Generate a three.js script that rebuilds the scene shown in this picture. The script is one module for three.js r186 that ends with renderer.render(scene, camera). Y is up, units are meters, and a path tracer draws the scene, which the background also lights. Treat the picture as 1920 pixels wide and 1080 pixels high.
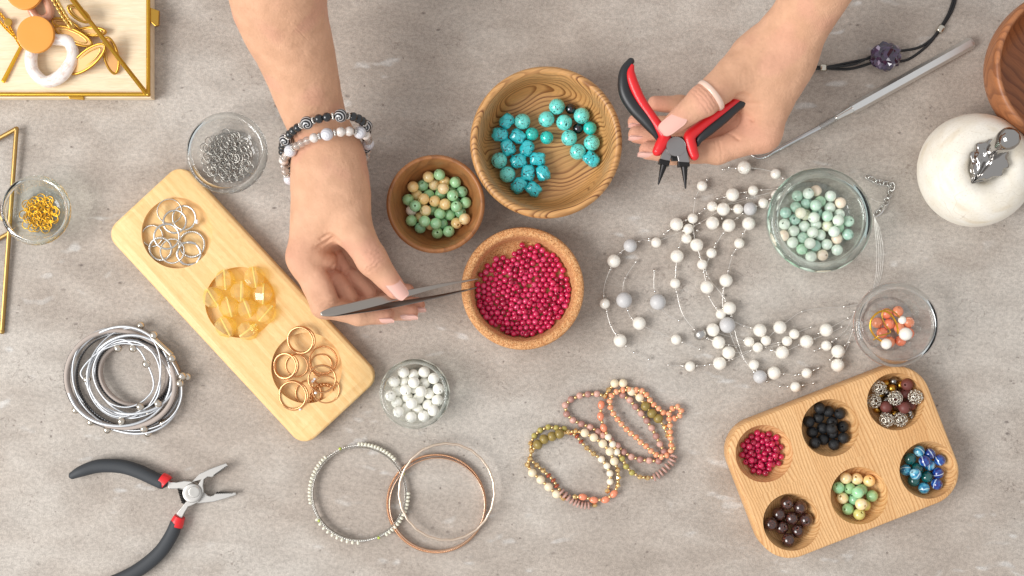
import * as THREE from 'three';
import { mergeGeometries, mergeVertices, toCreasedNormals } from 'three/addons/utils/BufferGeometryUtils.js';
import { Brush, Evaluator, SUBTRACTION } from 'three-bvh-csg';
import { createNoise2D, createNoise3D } from 'simplex-noise';

// ---------------------------------------------------------------- camera, light, exposure
const H = 1.1, S = 0.00045;                 // camera height above the table (m); metres per photograph pixel on the table
const scene = new THREE.Scene();
const camera = new THREE.PerspectiveCamera(2 * Math.atan(540 * S / H) * 180 / Math.PI, 16 / 9, 0.05, 20);
camera.position.set(0, H, 0); camera.up.set(0, 0, -1); camera.lookAt(0, 0, 0);
const renderer = new THREE.WebGLRenderer({ antialias: true });
renderer.toneMapping = THREE.LinearToneMapping; renderer.toneMappingExposure = 1.13;
renderer.shadowMap.enabled = true;
scene.background = new THREE.Color().setRGB(0.6, 0.6, 0.605);      // pale studio surroundings
const windowLight = new THREE.RectAreaLight(0xffffff, 9.8, 2.2, 1.9);  // one large soft window-like panel, to the left
windowLight.color.setRGB(1, 0.99, 0.975);
windowLight.position.set(-2.7, 2.5, 0.75); windowLight.lookAt(0, 0, 0); scene.add(windowLight);

// ---------------------------------------------------------------- helpers
function rngOf(seed) { let a = seed >>> 0; return () => { a = (a + 0x6D2B79F5) | 0; let t = Math.imul(a ^ (a >>> 15), 1 | a); t = (t + Math.imul(t ^ (t >>> 7), 61 | t)) ^ t; return ((t ^ (t >>> 14)) >>> 0) / 4294967296; }; }
const rnd = rngOf(11), n2 = createNoise2D(rngOf(3)), n3 = createNoise3D(rngOf(5));
const V = (x, y, z) => new THREE.Vector3(x, y, z);
const clamp = (x, a = 0, b = 1) => Math.min(b, Math.max(a, x)), mix = (a, b, t) => a + (b - a) * t;
const sm = (a, b, x) => { const t = clamp((x - a) / (b - a)); return t * t * (3 - 2 * t); };
const mix3 = (a, b, t) => [mix(a[0], b[0], t), mix(a[1], b[1], t), mix(a[2], b[2], t)];
const fbm2 = (x, y, o = 4) => { let s = 0, a = 0.5, f = 1; for (let i = 0; i < o; i++) { s += a * n2(x * f, y * f); a *= 0.5; f *= 2.03; } return s; };
const fbm3 = (x, y, z, o = 4) => { let s = 0, a = 0.5, f = 1; for (let i = 0; i < o; i++) { s += a * n3(x * f, y * f, z * f); a *= 0.5; f *= 2.03; } return s; };
// a measured place: where a point h metres above the table stands
const at = (px, py, h = 0) => { const k = S * (H - h) / H; return V((px - 960) * k, h, (py - 540) * k); };
const len = (p, h = 0) => p * S * (H - h) / H;
const zoom = (ox, oy, s) => (x, y) => [ox + x / s, oy + y / s];   // notes taken on an enlargement -> photograph pixels
const lin = c => c <= 0.04045 ? c / 12.92 : Math.pow((c + 0.055) / 1.055, 2.4);
const hex = h => new THREE.Color(h);
const rgb = (r, g, b) => [r / 255, g / 255, b / 255];
const used = {};
function numbered(n) { const k = used[n] = (used[n] ?? -1) + 1; return k ? `${n}_${String(k).padStart(3, '0')}` : n; }
function tag(o, name, label, category, group) {
  o.name = numbered(name); o.userData.label = label; o.userData.category = category; if (group) o.userData.group = group;
  scene.add(o); return o;
}
function thing(name, label, category, p, group) { const g = new THREE.Group(); g.position.copy(p); return tag(g, name, label, category, group); }
function mesh(geo, mat) { const m = new THREE.Mesh(geo, mat); m.castShadow = m.receiveShadow = true; return m; }
function part(parent, name, geo, mat, kind) {      // geometry given in world axes; a thing's own base is subtracted
  const m = mesh(geo, mat); m.name = name; if (parent.isGroup) m.position.copy(parent.position).negate();
  if (kind) m.userData.kind = kind; parent.add(m); return m;
}
function lone(name, geo, mat, label, category, group) { return tag(mesh(geo, mat), name, label, category, group); }
function tex(w, h, fn, srgb = true, rep = false) {  // fn(u, v, out) gives sRGB 0..1
  const d = new Uint8Array(w * h * 4), o = [0, 0, 0];
  for (let j = 0, k = 0; j < h; j++) for (let i = 0; i < w; i++, k += 4) {
    const c = fn((i + 0.5) / w, (j + 0.5) / h); d[k] = clamp(c[0]) * 255; d[k + 1] = clamp(c[1]) * 255; d[k + 2] = clamp(c[2]) * 255; d[k + 3] = 255;
  }
  const t = new THREE.DataTexture(d, w, h); t.magFilter = t.minFilter = THREE.LinearFilter; if (srgb) t.colorSpace = THREE.SRGBColorSpace;
  if (rep) t.wrapS = t.wrapT = rep === 'mirror' ? THREE.MirroredRepeatWrapping : THREE.RepeatWrapping;
  t.needsUpdate = true; return t;
}
const gray = (w, h, fn, rep) => tex(w, h, (u, v) => { const g = fn(u, v); return [g, g, g]; }, false, rep);
const std = o => new THREE.MeshStandardMaterial(o), phys = o => new THREE.MeshPhysicalMaterial(o);
const metal = (c, rough = 0.25) => std({ color: c, metalness: 1, roughness: rough });
function planarUV(g, k, ang = 0, lift = 0.7) { // solid-like grain: along and across in metres, height folded in
  const p = g.attributes.position, uv = new Float32Array(p.count * 2), c = Math.cos(ang), s = Math.sin(ang);
  for (let i = 0; i < p.count; i++) { const x = p.getX(i), y = p.getY(i), z = p.getZ(i); uv[2 * i] = (x * c + z * s) / k; uv[2 * i + 1] = (-x * s + z * c + y * lift) / k; }
  g.setAttribute('uv', new THREE.BufferAttribute(uv, 2)); return g;
}
// smooth resampling of a list of points with any number of entries
function spline(pts, n, closed = false) {
  const N = pts.length, out = [], segs = closed ? N : N - 1, D = pts[0].length, P = i => closed ? pts[(i + N) % N] : pts[clamp(i, 0, N - 1)];
  for (let k = 0; k <= n - (closed ? 1 : 0); k++) {
    const t = k / n * segs, i = Math.min(Math.floor(t), segs - 1), f = t - i, a = P(i - 1), b = P(i), c = P(i + 1), d = P(i + 2), q = [];
    for (let e = 0; e < D; e++) q.push(0.5 * (2 * b[e] + (c[e] - a[e]) * f + (2 * a[e] - 5 * b[e] + 4 * c[e] - d[e]) * f * f + (3 * b[e] - a[e] - 3 * c[e] + d[e]) * f * f * f));
    out.push(q);
  }
  return out;
}
// a tube of changing width: pts [x, y, z, halfwidth, halfheight]; round or flat ends
function sweep(pts, seg = 12, { closed = false, cap = 'round', power = 1, up = V(0, 1, 0), twist = 0 } = {}) {
  const N = pts.length, rings = [];
  const T = i => { const a = pts[closed ? (i - 1 + N) % N : Math.max(0, i - 1)], b = pts[closed ? (i + 1) % N : Math.min(N - 1, i + 1)]; return V(b[0] - a[0], b[1] - a[1], b[2] - a[2]).normalize(); };
  const put = (c, t, a, b, tw) => { const side = V().crossVectors(t, up); if (side.lengthSq() < 1e-8) side.set(1, 0, 0); side.normalize(); const n = V().crossVectors(side, t).normalize(); rings.push([c, side, n, a, b, tw]); };
  for (let i = 0; i < N; i++) {
    const p = pts[i], t = T(i), a = p[3], b = p[4] ?? p[3], c = V(p[0], p[1], p[2]), tw = twist * i / N;
    if (!closed && cap === 'round' && i === 0) for (const q of [0.05, 0.45, 0.8]) { const w = Math.sqrt(1 - (1 - q) ** 2); put(c.clone().addScaledVector(t, -(1 - q) * Math.min(a, b)), t, a * w, b * w, tw); }
    put(c, t, a, b, tw);
    if (!closed && cap === 'round' && i === N - 1) for (const q of [0.8, 0.45, 0.05]) { const w = Math.sqrt(1 - (1 - q) ** 2); put(c.clone().addScaledVector(t, (1 - q) * Math.min(a, b)), t, a * w, b * w, tw); }
  }
  const pos = [], idx = [], uv = [], R = rings.length; let L = 0;
  rings.forEach(([c, s, n, a, b, tw], i) => {
    if (i) L += c.distanceTo(rings[i - 1][0]);
    for (let k = 0; k <= seg; k++) {
      const f = k / seg * 2 * Math.PI + tw, cc = Math.cos(f), ss = Math.sin(f), e = 2 / (1 + power);
      const x = Math.sign(cc) * Math.abs(cc) ** e * a, y = Math.sign(ss) * Math.abs(ss) ** e * b;
      pos.push(c.x + s.x * x + n.x * y, c.y + s.y * x + n.y * y, c.z + s.z * x + n.z * y); uv.push(L * 20, k / seg);
    }
  });
  const M = closed ? R : R - 1;
  for (let i = 0; i < M; i++) for (let k = 0; k < seg; k++) { const a = i * (seg + 1) + k, b = ((i + 1) % R) * (seg + 1) + k; idx.push(a, a + 1, b, b, a + 1, b + 1); }
  if (!closed) for (const [r, fl] of [[0, 0], [R - 1, 1]]) {
    const m = pos.length / 3, c = rings[r][0]; pos.push(c.x, c.y, c.z); uv.push(0, 0);
    for (let k = 0; k < seg; k++) { const a = r * (seg + 1) + k; fl ? idx.push(m, a, a + 1) : idx.push(m, a + 1, a); }
  }
  const g = new THREE.BufferGeometry(); g.setAttribute('position', new THREE.Float32BufferAttribute(pos, 3)); g.setAttribute('uv', new THREE.Float32BufferAttribute(uv, 2)); g.setIndex(idx);
  // outward winding
  g.computeVertexNormals();
  const p = g.attributes.position, q = g.attributes.normal, mid = Math.floor(R / 2); let dot = 0;
  for (let k = 0; k < seg; k++) { const i = mid * (seg + 1) + k, c = rings[mid][0]; dot += (p.getX(i) - c.x) * q.getX(i) + (p.getY(i) - c.y) * q.getY(i) + (p.getZ(i) - c.z) * q.getZ(i); }
  if (dot < 0) { const ix = g.index.array; for (let i = 0; i < ix.length; i += 3) { const t = ix[i]; ix[i] = ix[i + 1]; ix[i + 1] = t; } g.computeVertexNormals(); }
  return g;
}
const sweepPx = (list, n, opt, seg) => sweep(spline(list.map(([x, y, h, a, b]) => { const p = at(x, y, h); return [p.x, p.y, p.z, len(a, h), len(b ?? a, h)]; }), n, opt?.closed), seg ?? 12, opt);
function flat(pts, h0, thick, bevel = 0, holes = []) { // a plate cut to an outline given in pixels, lying from h0 up
  const hm = h0 + thick, P = ([x, y]) => { const p = at(x, y, hm); return new THREE.Vector2(p.x, -p.z); };
  const sh = new THREE.Shape(pts.map(P)); holes.forEach(o => sh.holes.push(new THREE.Path(o.map(P))));
  const g = new THREE.ExtrudeGeometry(sh, { depth: thick - 2 * bevel, bevelEnabled: bevel > 0, bevelThickness: bevel, bevelSize: bevel, bevelOffset: -bevel, bevelSegments: 2, curveSegments: 6 });
  g.rotateX(-Math.PI / 2); g.translate(0, h0 + bevel, 0); return g;
}
const lathe = (prof, seg = 64) => new THREE.LatheGeometry(prof.map(p => new THREE.Vector2(p[0], p[1])), seg);
function bakeLathe(prof, w, h, fn, srgb = true) { // colours of a solid, looked up on the turned surface
  const n = prof.length - 1;
  return tex(w, h, (u, v) => { const t = v * n, i = Math.min(n - 1, Math.floor(t)), f = t - i, r = mix(prof[i][0], prof[i + 1][0], f), y = mix(prof[i][1], prof[i + 1][1], f), a = u * 2 * Math.PI; return fn(r * Math.sin(a), y, r * Math.cos(a)); }, srgb);
}
function joined(list) { return mergeGeometries(list.map(g => { const k = g.index ? g.toNonIndexed() : g.clone(); for (const n of Object.keys(k.attributes)) if (!['position', 'normal'].includes(n)) k.deleteAttribute(n); return k; })); }
const placed = (g, p, q, s = 1) => g.clone().applyMatrix4(new THREE.Matrix4().compose(p, q ?? new THREE.Quaternion(), typeof s === 'number' ? V(s, s, s) : s));
const randQ = () => { const u = rnd(), a = rnd() * 6.283, b = rnd() * 6.283; return new THREE.Quaternion(Math.sqrt(1 - u) * Math.sin(a), Math.sqrt(1 - u) * Math.cos(a), Math.sqrt(u) * Math.sin(b), Math.sqrt(u) * Math.cos(b)); };
const turnTo = (d, from = V(0, 1, 0)) => new THREE.Quaternion().setFromUnitVectors(from, d.clone().normalize());
// beads: a ball drilled along its own y axis, radius 1
function beadGeo(hole = 0.12, seg = 22, rings = 14, f = null, oval = 1) {
  const a = Math.asin(hole), pts = [[hole, 0]];
  for (let i = 0; i <= rings; i++) { const t = -Math.PI / 2 + a + (Math.PI - 2 * a) * i / rings; pts.push([Math.cos(t), Math.sin(t) * oval]); }
  pts.push([hole, 0]);
  const g = lathe(pts, seg); if (f) f(g); return g;
}
const ballTex = (w, h, fn, srgb = true) => tex(w, h, (u, v) => { const a = u * 2 * Math.PI, b = (v - 0.5) * Math.PI; return fn(Math.cos(b) * Math.sin(a), Math.sin(b), Math.cos(b) * Math.cos(a)); }, srgb);
// loose balls settling into a round vessel (prof: inner wall [radius, height] from the middle outwards)
function settle(list, cx, cz, prof, iters = 260) {
  const g = 0.00022;
  for (let it = 0; it < iters; it++) {
    const pull = it < iters * 0.75 ? 0.05 : 0.012;
    for (const b of list) { b.y -= g; b.x += (b.tx - b.x) * pull; b.z += (b.tz - b.z) * pull; }
    for (let rep = 0; rep < 3; rep++) {
      for (let i = 0; i < list.length; i++) for (let j = i + 1; j < list.length; j++) {
        const a = list[i], b = list[j], R = a.r + b.r, dx = b.x - a.x, dz = b.z - a.z, dy = b.y - a.y; if (Math.abs(dx) > R || Math.abs(dz) > R || Math.abs(dy) > R) continue;
        let d2 = dx * dx + dy * dy + dz * dz; if (d2 >= R * R) continue; const d = Math.sqrt(d2) || 1e-6, k = (R - d) / d * 0.5;
        a.x -= dx * k; a.y -= dy * k; a.z -= dz * k; b.x += dx * k; b.y += dy * k; b.z += dz * k;
      }
      for (const b of list) {
        const dx = b.x - cx, dz = b.z - cz, rho = Math.hypot(dx, dz) || 1e-9; let best = 1e9, qx = 0, qy = 0, ex = 0, ey = 0;
        for (let i = 0; i < prof.length - 1; i++) {
          const [x0, y0] = prof[i], [x1, y1] = prof[i + 1], vx = x1 - x0, vy = y1 - y0, t = clamp(((rho - x0) * vx + (b.y - y0) * vy) / (vx * vx + vy * vy)), px = x0 + vx * t, py = y0 + vy * t, d = Math.hypot(rho - px, b.y - py);
          if (d < best) { best = d; qx = px; qy = py; const l = Math.hypot(vx, vy); ex = -vy / l; ey = vx / l; }
        }
        const side = (rho - qx) * ex + (b.y - qy) * ey, d = side >= 0 ? best : -best;
        if (d < b.r) { const m = b.r - d; const r2 = rho + ex * m; b.x = cx + dx / rho * r2; b.z = cz + dz / rho * r2; b.y += ey * m; }
      }
    }
  }
}
function pour(list, vessel, make) { // list [px, py, radius px, ...kind]; fills vessel {c, prof, floor}
  const beads = list.map(([x, y, r, kind, low], i) => { const R = len(r, 0.02), p = at(x, y, vessel.c.y + vessel.floor + R * 1.3); return { x: p.x, z: p.z, y: vessel.c.y + vessel.floor + R + (low ? 0 : R * 1.1 + (i % 7) * 0.0004), r: R, tx: p.x, tz: p.z, kind }; });
  settle(beads, vessel.c.x, vessel.c.z, vessel.prof.map(([a, b]) => [a, b + vessel.c.y]));
  beads.forEach((b, i) => make(b, i)); return beads;
}
function looseBead(b, geo, mat, name, label, category, group, q) { const m = lone(name, geo, mat, label, category, group); m.position.set(b.x, b.y, b.z); m.scale.setScalar(b.r); m.quaternion.copy(q ?? randQ()); return m; }
// ---------------------------------------------------------------- the table: trowelled concrete
const TW = 1.06, TH = 0.6;
const pits = []; { const r = rngOf(71); for (let i = 0; i < 1900; i++) { const x = r() * TW, y = r() * TH, k = n2(x * 9 + 40, y * 14) + 0.7 * n2(x * 3 + 9, y * 3); if (k > 0.2 || r() < 0.16) pits.push([x, y, 0.00035 + 0.0012 * r() ** 3, 0.35 + 0.65 * r(), 0.6 + r() * 1.6]); } }
const pitGrid = new Map(); pits.forEach(p => { for (let i = -1; i <= 1; i++) for (let j = -1; j <= 1; j++) { const k = `${Math.floor(p[0] / 0.006) + i},${Math.floor(p[1] / 0.006) + j}`; (pitGrid.get(k) ?? pitGrid.set(k, []).get(k)).push(p); } });
function pitAt(x, y) { const c = pitGrid.get(`${Math.floor(x / 0.006)},${Math.floor(y / 0.006)}`); let m = 0; if (c) for (const p of c) { const d = Math.hypot((x - p[0]) / p[4], y - p[1]) / p[2] + 0.35 * n2(x * 1500, y * 1500); if (d < 1) m = Math.max(m, p[3] * (1 - d * d)); } return m; }
const TPX = 2048, TPY = 1160, relief = new Float32Array(TPX * TPY);
const tableTex = tex(TPX, TPY, (u, v) => {
  const x = u * TW, y = v * TH, wx = x + 0.004 * n2(x * 18, y * 18), wy = y + 0.003 * n2(x * 19 + 5, y * 19);
  const big = fbm2(wx * 3.2 + 7.3, wy * 4.6 + 2.1, 4), mid = fbm2(wx * 14 + 3, wy * 26 + 8, 4), fine = fbm2(x * 170, y * 260, 4), grit = n2(x * 1000, y * 1100);
  const streak = fbm2(wx * 22, wy * 190 + 11, 3), scuff = sm(0.34, 0.62, fbm2(wx * 17 + 31, wy * 40 + 17, 3)) * sm(-0.1, 0.5, n2(wx * 5 + 2, wy * 5 + 4)), hair = sm(0.42, 0.6, fbm2(x * 60 + 9, y * 420 + 3, 2)) * sm(-0.2, 0.5, mid);
  const pit = pitAt(x, y), crack = sm(0.035, 0, Math.abs(fbm2(x * 42 + 5, y * 62 + 3, 3))) * sm(0.15, 0.5, fbm2(x * 11 + 50, y * 13, 2));
  let c = mix3(rgb(170, 158, 147), rgb(184, 176, 167), sm(-0.5, 0.6, big + 0.3 * mid));
  c = mix3(c, rgb(160, 148, 137), 0.38 * sm(0.1, 0.6, fbm2(wx * 6 + 20, wy * 9 + 14, 3)));
  c = mix3(c, rgb(206, 204, 201), 0.6 * scuff);
  const l = 1 + 0.055 * mid + 0.025 * streak + 0.1 * fine + 0.13 * grit + 0.04 * hair;
  c = c.map(q => q * l); c = mix3(c, rgb(108, 96, 88), 0.5 * crack); c = mix3(c, rgb(84, 75, 70), 0.65 * pit);
  relief[Math.floor(v * TPY) * TPX + Math.floor(u * TPX)] = 0.55 + 0.12 * mid + 0.09 * streak + 0.2 * fine + 0.1 * grit + 0.12 * hair + 0.1 * scuff - 0.3 * crack - 0.5 * pit;
  return c;
}, true, 'mirror');
const tableBump = gray(TPX, TPY, (u, v) => relief[Math.floor(v * TPY) * TPX + Math.floor(u * TPX)], 'mirror');
const tableMat = std({ map: tableTex, bumpMap: tableBump, bumpScale: 0.0009, roughness: 0.82 });
{
  const g = new THREE.PlaneGeometry(TW * 2, TH * 2); g.rotateX(-Math.PI / 2); const uv = g.attributes.uv; for (let i = 0; i < uv.count; i++) uv.setXY(i, uv.getX(i) * 2 - 0.5, uv.getY(i) * 2 - 0.5);
  const slab = new THREE.BoxGeometry(TW * 2, 0.03, TH * 2); slab.translate(0, -0.0155, 0);
  const t = mesh(g, tableMat); t.name = 'table_top'; t.userData = { kind: 'structure', label: 'taupe grey trowelled concrete table top', category: 'table' }; scene.add(t);
  const s = mesh(slab, std({ color: hex('#8c827a'), roughness: 0.9 })); s.name = 'table_slab'; t.add(s);
}
// ---------------------------------------------------------------- shared materials
const M = {
  glassRim: phys({ color: 0xffffff, transmission: 1, roughness: 0.0, ior: 1.45, thickness: 0.003, attenuationColor: new THREE.Color(0.9, 0.97, 0.955), attenuationDistance: 0.03 }),
  glass: phys({ color: new THREE.Color(0.955, 0.985, 0.975), transmission: 1, roughness: 0.0, ior: 1.5, thickness: 0 }),
  glassClear: phys({ color: new THREE.Color(0.985, 0.99, 0.99), transmission: 1, roughness: 0.0, ior: 1.5, thickness: 0 }),
  silver: metal(hex('#d9d7d2'), 0.2), silverDark: metal(hex('#8d8a86'), 0.3), chrome: metal(hex('#cfcfcf'), 0.08), satin: metal(hex('#c2c0bd'), 0.38),
  gold: metal(hex('#e8b23c'), 0.25), paleGold: metal(hex('#d9b46a'), 0.28), brass: metal(hex('#c79a45'), 0.3), rose: metal(hex('#efcbb0'), 0.26), roseDark: metal(hex('#dcb08e'), 0.33),
  pearl: phys({ color: hex('#faf5ea'), metalness: 0.16, roughness: 0.26, clearcoat: 1, clearcoatRoughness: 0.05, sheen: 0.5, sheenColor: hex('#fff2ea') }),
  black: std({ color: hex('#24272b'), roughness: 0.55 }), red: phys({ color: hex('#dd1f25'), roughness: 0.38, clearcoat: 0.15 }),
};
// ---------------------------------------------------------------- turned vessels
const ringWood = (ax, off, freq, dark, light, seed, contrast = 1, warp = 1) => (x, y, z) => { // growth rings about an axis lying beside the bowl
  const c = Math.cos(ax), s = Math.sin(ax), u = x * c + z * s, w = -x * s + z * c + off[0], h = y + off[1];
  const wob = warp * (0.006 * n3(u * 9 + seed, w * 14, h * 14) + 0.003 * n3(u * 24, w * 34, h * 34 + seed));
  const d = (Math.hypot(w, h) + wob) * freq, f = d - Math.floor(d), late = sm(0.45, 0.92, f) * (1 - sm(0.93, 1, f)), amp = 0.55 + 0.45 * n3(Math.floor(d) * 3.7, seed, 0);
  const fib = fbm3(u * 40, w * 600, h * 600 + seed, 2), blot = fbm3(u * 16 + seed, w * 30, h * 30, 3);
  let k = mix3(light, dark, clamp(contrast * late * amp + 0.18 * blot)); const l = 1 + 0.1 * fib + 0.1 * blot; return k.map(q => q * l);
};
function turned(name, label, group, px, py, outer, inner, woodFn, tw, th, opt = {}) {
  // outer/inner: [radius px, height m] lists, from the foot up and from the rim down to the middle
  const rimH = outer[outer.length - 1][1], c = at(px, py, opt.baseFix ? 0 : rimH); c.y = 0; // px, py: where the rim's middle is seen
  const cv = l => l.map(([r, h]) => [len(r, opt.atRim ? rimH : h), h]);
  const prof = [[0.0001, 0.0006], ...spline(cv(outer), 40), ...spline(cv(opt.rim ?? []).length > 1 ? cv(opt.rim) : [cv(outer).at(-1), cv(inner)[0]], 10), ...spline(cv(inner), 60)];
  const map = bakeLathe(prof, tw, th, woodFn), m = phys({ map, roughness: opt.rough ?? 0.5, clearcoat: opt.coat ?? 0.12, clearcoatRoughness: 0.35 });
  if (opt.bump) { m.bumpMap = bakeLathe(prof, tw, th, (x, y, z) => { const g = opt.bump(x, y, z); return [g, g, g]; }, false); m.bumpScale = opt.bumpScale ?? 0.0006; }
  const o = lone(name, lathe(prof, 128), m, label, 'bowl', group); o.position.copy(c);
  const innerProf = spline(cv(inner), 24).reverse(); innerProf[0][0] = 0;
  return { c, prof: innerProf, floor: innerProf[0][1] };
}
const turqBowl = turned('wooden_bowl', 'largest wooden bowl, striped brown grain, holding turquoise beads', 'wooden bowls', 1024, 267,
  [[92, 0.0006], [100, 0.003], [120, 0.014], [135, 0.027], [141.5, 0.039], [142.5, 0.044]], [[127, 0.0448], [123, 0.04], [118, 0.03], [111, 0.019], [99, 0.0115], [76, 0.0094], [30, 0.009], [0.2, 0.009]],
  ringWood(-0.35, [0.125, 0.035], 290, rgb(106, 62, 28), rgb(203, 153, 96), 4.2, 0.95, 1.1), 1400, 700,
  { rim: [[142.5, 0.044], [140.5, 0.047], [135, 0.0483], [130, 0.0472], [127, 0.0448]] });
const jadeBowl = turned('wooden_bowl', 'small brown wooden bowl holding green and yellow stone beads', 'wooden bowls', 817, 383,
  [[52, 0.0006], [60, 0.003], [78, 0.014], [88, 0.026], [92, 0.038]], [[83, 0.0415], [79, 0.036], [73, 0.025], [62, 0.0135], [44, 0.0082], [20, 0.0068], [0.2, 0.0065]],
  ringWood(1.1, [0.2, 0.12], 95, rgb(104, 62, 32), rgb(164, 108, 62), 9.1, 0.7, 1.6), 1000, 500, { rim: [[92, 0.038], [92, 0.042], [88.5, 0.0438], [85, 0.0435], [83, 0.0415]], coat: 0.2 });
const corkFn = (x, y, z) => { const a = n3(x * 520, y * 520, z * 520), b = n3(x * 1150 + 9, y * 1150, z * 1150), c = n3(x * 240, y * 240, z * 240 + 5), e = n3(x * 800, y * 800 + 30, z * 800); let k = mix3(rgb(206, 142, 88), rgb(229, 176, 122), sm(-0.6, 0.6, a + 0.5 * b)); k = mix3(k, rgb(178, 112, 64), 0.4 * sm(0.15, 0.7, c)); k = mix3(k, rgb(112, 64, 34), 0.75 * sm(0.5, 0.72, e + 0.25 * b)); return mix3(k, rgb(243, 205, 160), 0.5 * sm(0.5, 0.8, -e)); };
const corkBowl = turned('cork_bowl', 'round speckled cork bowl full of tiny crimson beads', undefined, 980, 541,
  [[98, 0.0006], [104, 0.004], [112, 0.014], [115, 0.026]], [[98.5, 0.0285], [96, 0.025], [92.5, 0.015], [89, 0.0095], [80, 0.0082], [40, 0.008], [0.2, 0.008]],
  corkFn, 1400, 600, { rim: [[115, 0.026], [114.4, 0.0285], [112, 0.0298], [106, 0.0303], [101, 0.0298], [98.5, 0.0285]], rough: 0.85, coat: 0, bump: (x, y, z) => 0.5 + 0.3 * n3(x * 700, y * 700, z * 700) + 0.2 * n3(x * 1500, y * 1500, z * 1500), bumpScale: 0.0007 });
turned('wooden_bowl', 'dark red brown wooden bowl cut off beside the white ceramic apple', 'wooden bowls', 2011, 125,
  [[95, 0.0006], [105, 0.004], [132, 0.022], [146, 0.04], [151, 0.058]], [[139, 0.0625], [134, 0.054], [126, 0.036], [112, 0.02], [88, 0.011], [45, 0.009], [0.2, 0.009]],
  ringWood(0.7, [0.16, 0.06], 150, rgb(104, 58, 32), rgb(168, 108, 66), 2.4, 0.75, 1.4), 1000, 500, { rim: [[151, 0.058], [150.6, 0.0625], [146, 0.0645], [141.5, 0.0642], [139, 0.0625]], coat: 0.15 });
// glass vessels: outer foot -> rim -> inside
function glassBowl(name, label, px, py, rimR, footR, h, wall, mat, opt = {}) {
  const c = at(px, py, h); c.y = 0; const R = len(rimR, h), F = len(footR, 0), w = wall, b = opt.bulge ?? 0.6, fl = opt.floor ?? 0.004;
  const bead = opt.bead ?? 0.0012;
  const outer = spline([[F, 0.0004], [F + 0.0008, 0.0012], [mix(F, R, b), h * 0.38], [mix(F, R, 0.9), h * 0.75], [R - bead * 0.6, h - bead * 2.4]], 22);
  const rim = spline([[R - bead * 0.6, h - bead * 2.4], [R, h - bead * 1.2], [R - bead * 0.4, h - bead * 0.2], [R - bead - w * 0.3, h], [R - bead - w, h - bead * 0.6], [R - bead * 0.6 - w * 1.15, h - bead * 2.2]], 14);
  const inner = spline([[R - bead * 0.6 - w * 1.15, h - bead * 2.2], [mix(F, R, 0.9) - w, h * 0.75], [mix(F, R, b) - w, h * 0.4], [F - 0.0005, fl + 0.0022], [F * 0.7, fl], [0.0001, fl]], 26);
  const o = thing(name, label, opt.cat ?? 'glass bowl', c, 'small glass bowls'), sub = (n, g, m) => { const k = mesh(g, m); k.name = n; o.add(k); };
  sub('wall', lathe([[0.0001, 0.0004], [F - 0.001, 0.0004], ...outer], 128), mat); sub('inner_wall', lathe(inner.slice(1), 128), mat);
  sub('rim', lathe([...rim, rim[0]], 128), M.glassRim); const rr = opt.foot ?? 0.0008; sub('foot_ring', lathe(Array.from({ length: 13 }, (_, i) => { const t = i / 12 * 2 * Math.PI; return [F - rr + rr * Math.cos(t), rr + 0.0005 + rr * Math.sin(t)]; }), 96), M.glassRim);
  const prof = inner.slice().reverse(); prof[0][0] = 0; return { c, prof, floor: fl };
}
const silverBowl = glassBowl('glass_bowl', 'clear glass bowl of silver jump rings beside the bamboo board corner', 424, 286, 77, 47, 0.03, 0.0022, M.glassClear, { bulge: 0.66, bead: 0.0032 });
const goldBowl = glassBowl('glass_bowl', 'clear glass bowl holding small golden jump rings', 65, 394, 66, 38, 0.026, 0.0016, M.glass, { bulge: 0.5, bead: 0.0026 });
const pearlBowl = glassBowl('glass_bowl', 'little glass bowl heaped with plain white pearl beads', 777, 739, 66, 44, 0.026, 0.0016, M.glass, { bulge: 0.62, bead: 0.0028 });
const jarBowl = glassBowl('glass_jar', 'thick greenish glass jar holding pale mint stone beads', 1540, 412, 99, 76, 0.04, 0.0032, M.glass, { bulge: 0.75, bead: 0.0052, foot: 0.0018, floor: 0.005, cat: 'glass jar' });
const coralBowl = glassBowl('glass_bowl', 'clear glass bowl holding orange beads and pearl rings', 1682, 609, 80, 50, 0.03, 0.0022, M.glassClear, { bulge: 0.62, bead: 0.0034 });

// ---------------------------------------------------------------- boards
function roundedRect(w, h, r) { const s = new THREE.Shape(); s.moveTo(-w + r, -h); s.lineTo(w - r, -h); s.absarc(w - r, -h + r, r, -Math.PI / 2, 0); s.lineTo(w, h - r); s.absarc(w - r, h - r, r, 0, Math.PI / 2); s.lineTo(-w + r, h); s.absarc(-w + r, h - r, r, Math.PI / 2, Math.PI); s.lineTo(-w, -h + r); s.absarc(-w + r, -h + r, r, Math.PI, 1.5 * Math.PI); return s; }
function board(w, h, r, thick, bevel, wells, cutter) {
  const g = new THREE.ExtrudeGeometry(roundedRect(w, h, r), { depth: thick - 2 * bevel, bevelEnabled: true, bevelThickness: bevel, bevelSize: bevel, bevelOffset: -bevel, bevelSegments: 4, curveSegments: 20 });
  g.rotateX(-Math.PI / 2); g.translate(0, bevel, 0);
  const ev = new Evaluator(); ev.attributes = ['position', 'normal']; ev.useGroups = false;
  let b = new Brush(g); b.updateMatrixWorld();
  for (const [x, z] of wells) { const c = new Brush(cutter.clone()); c.position.set(x, thick, z); c.updateMatrixWorld(); b = ev.evaluate(b, c, SUBTRACTION); }
  return toCreasedNormals(b.geometry, 0.6);
}
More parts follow.
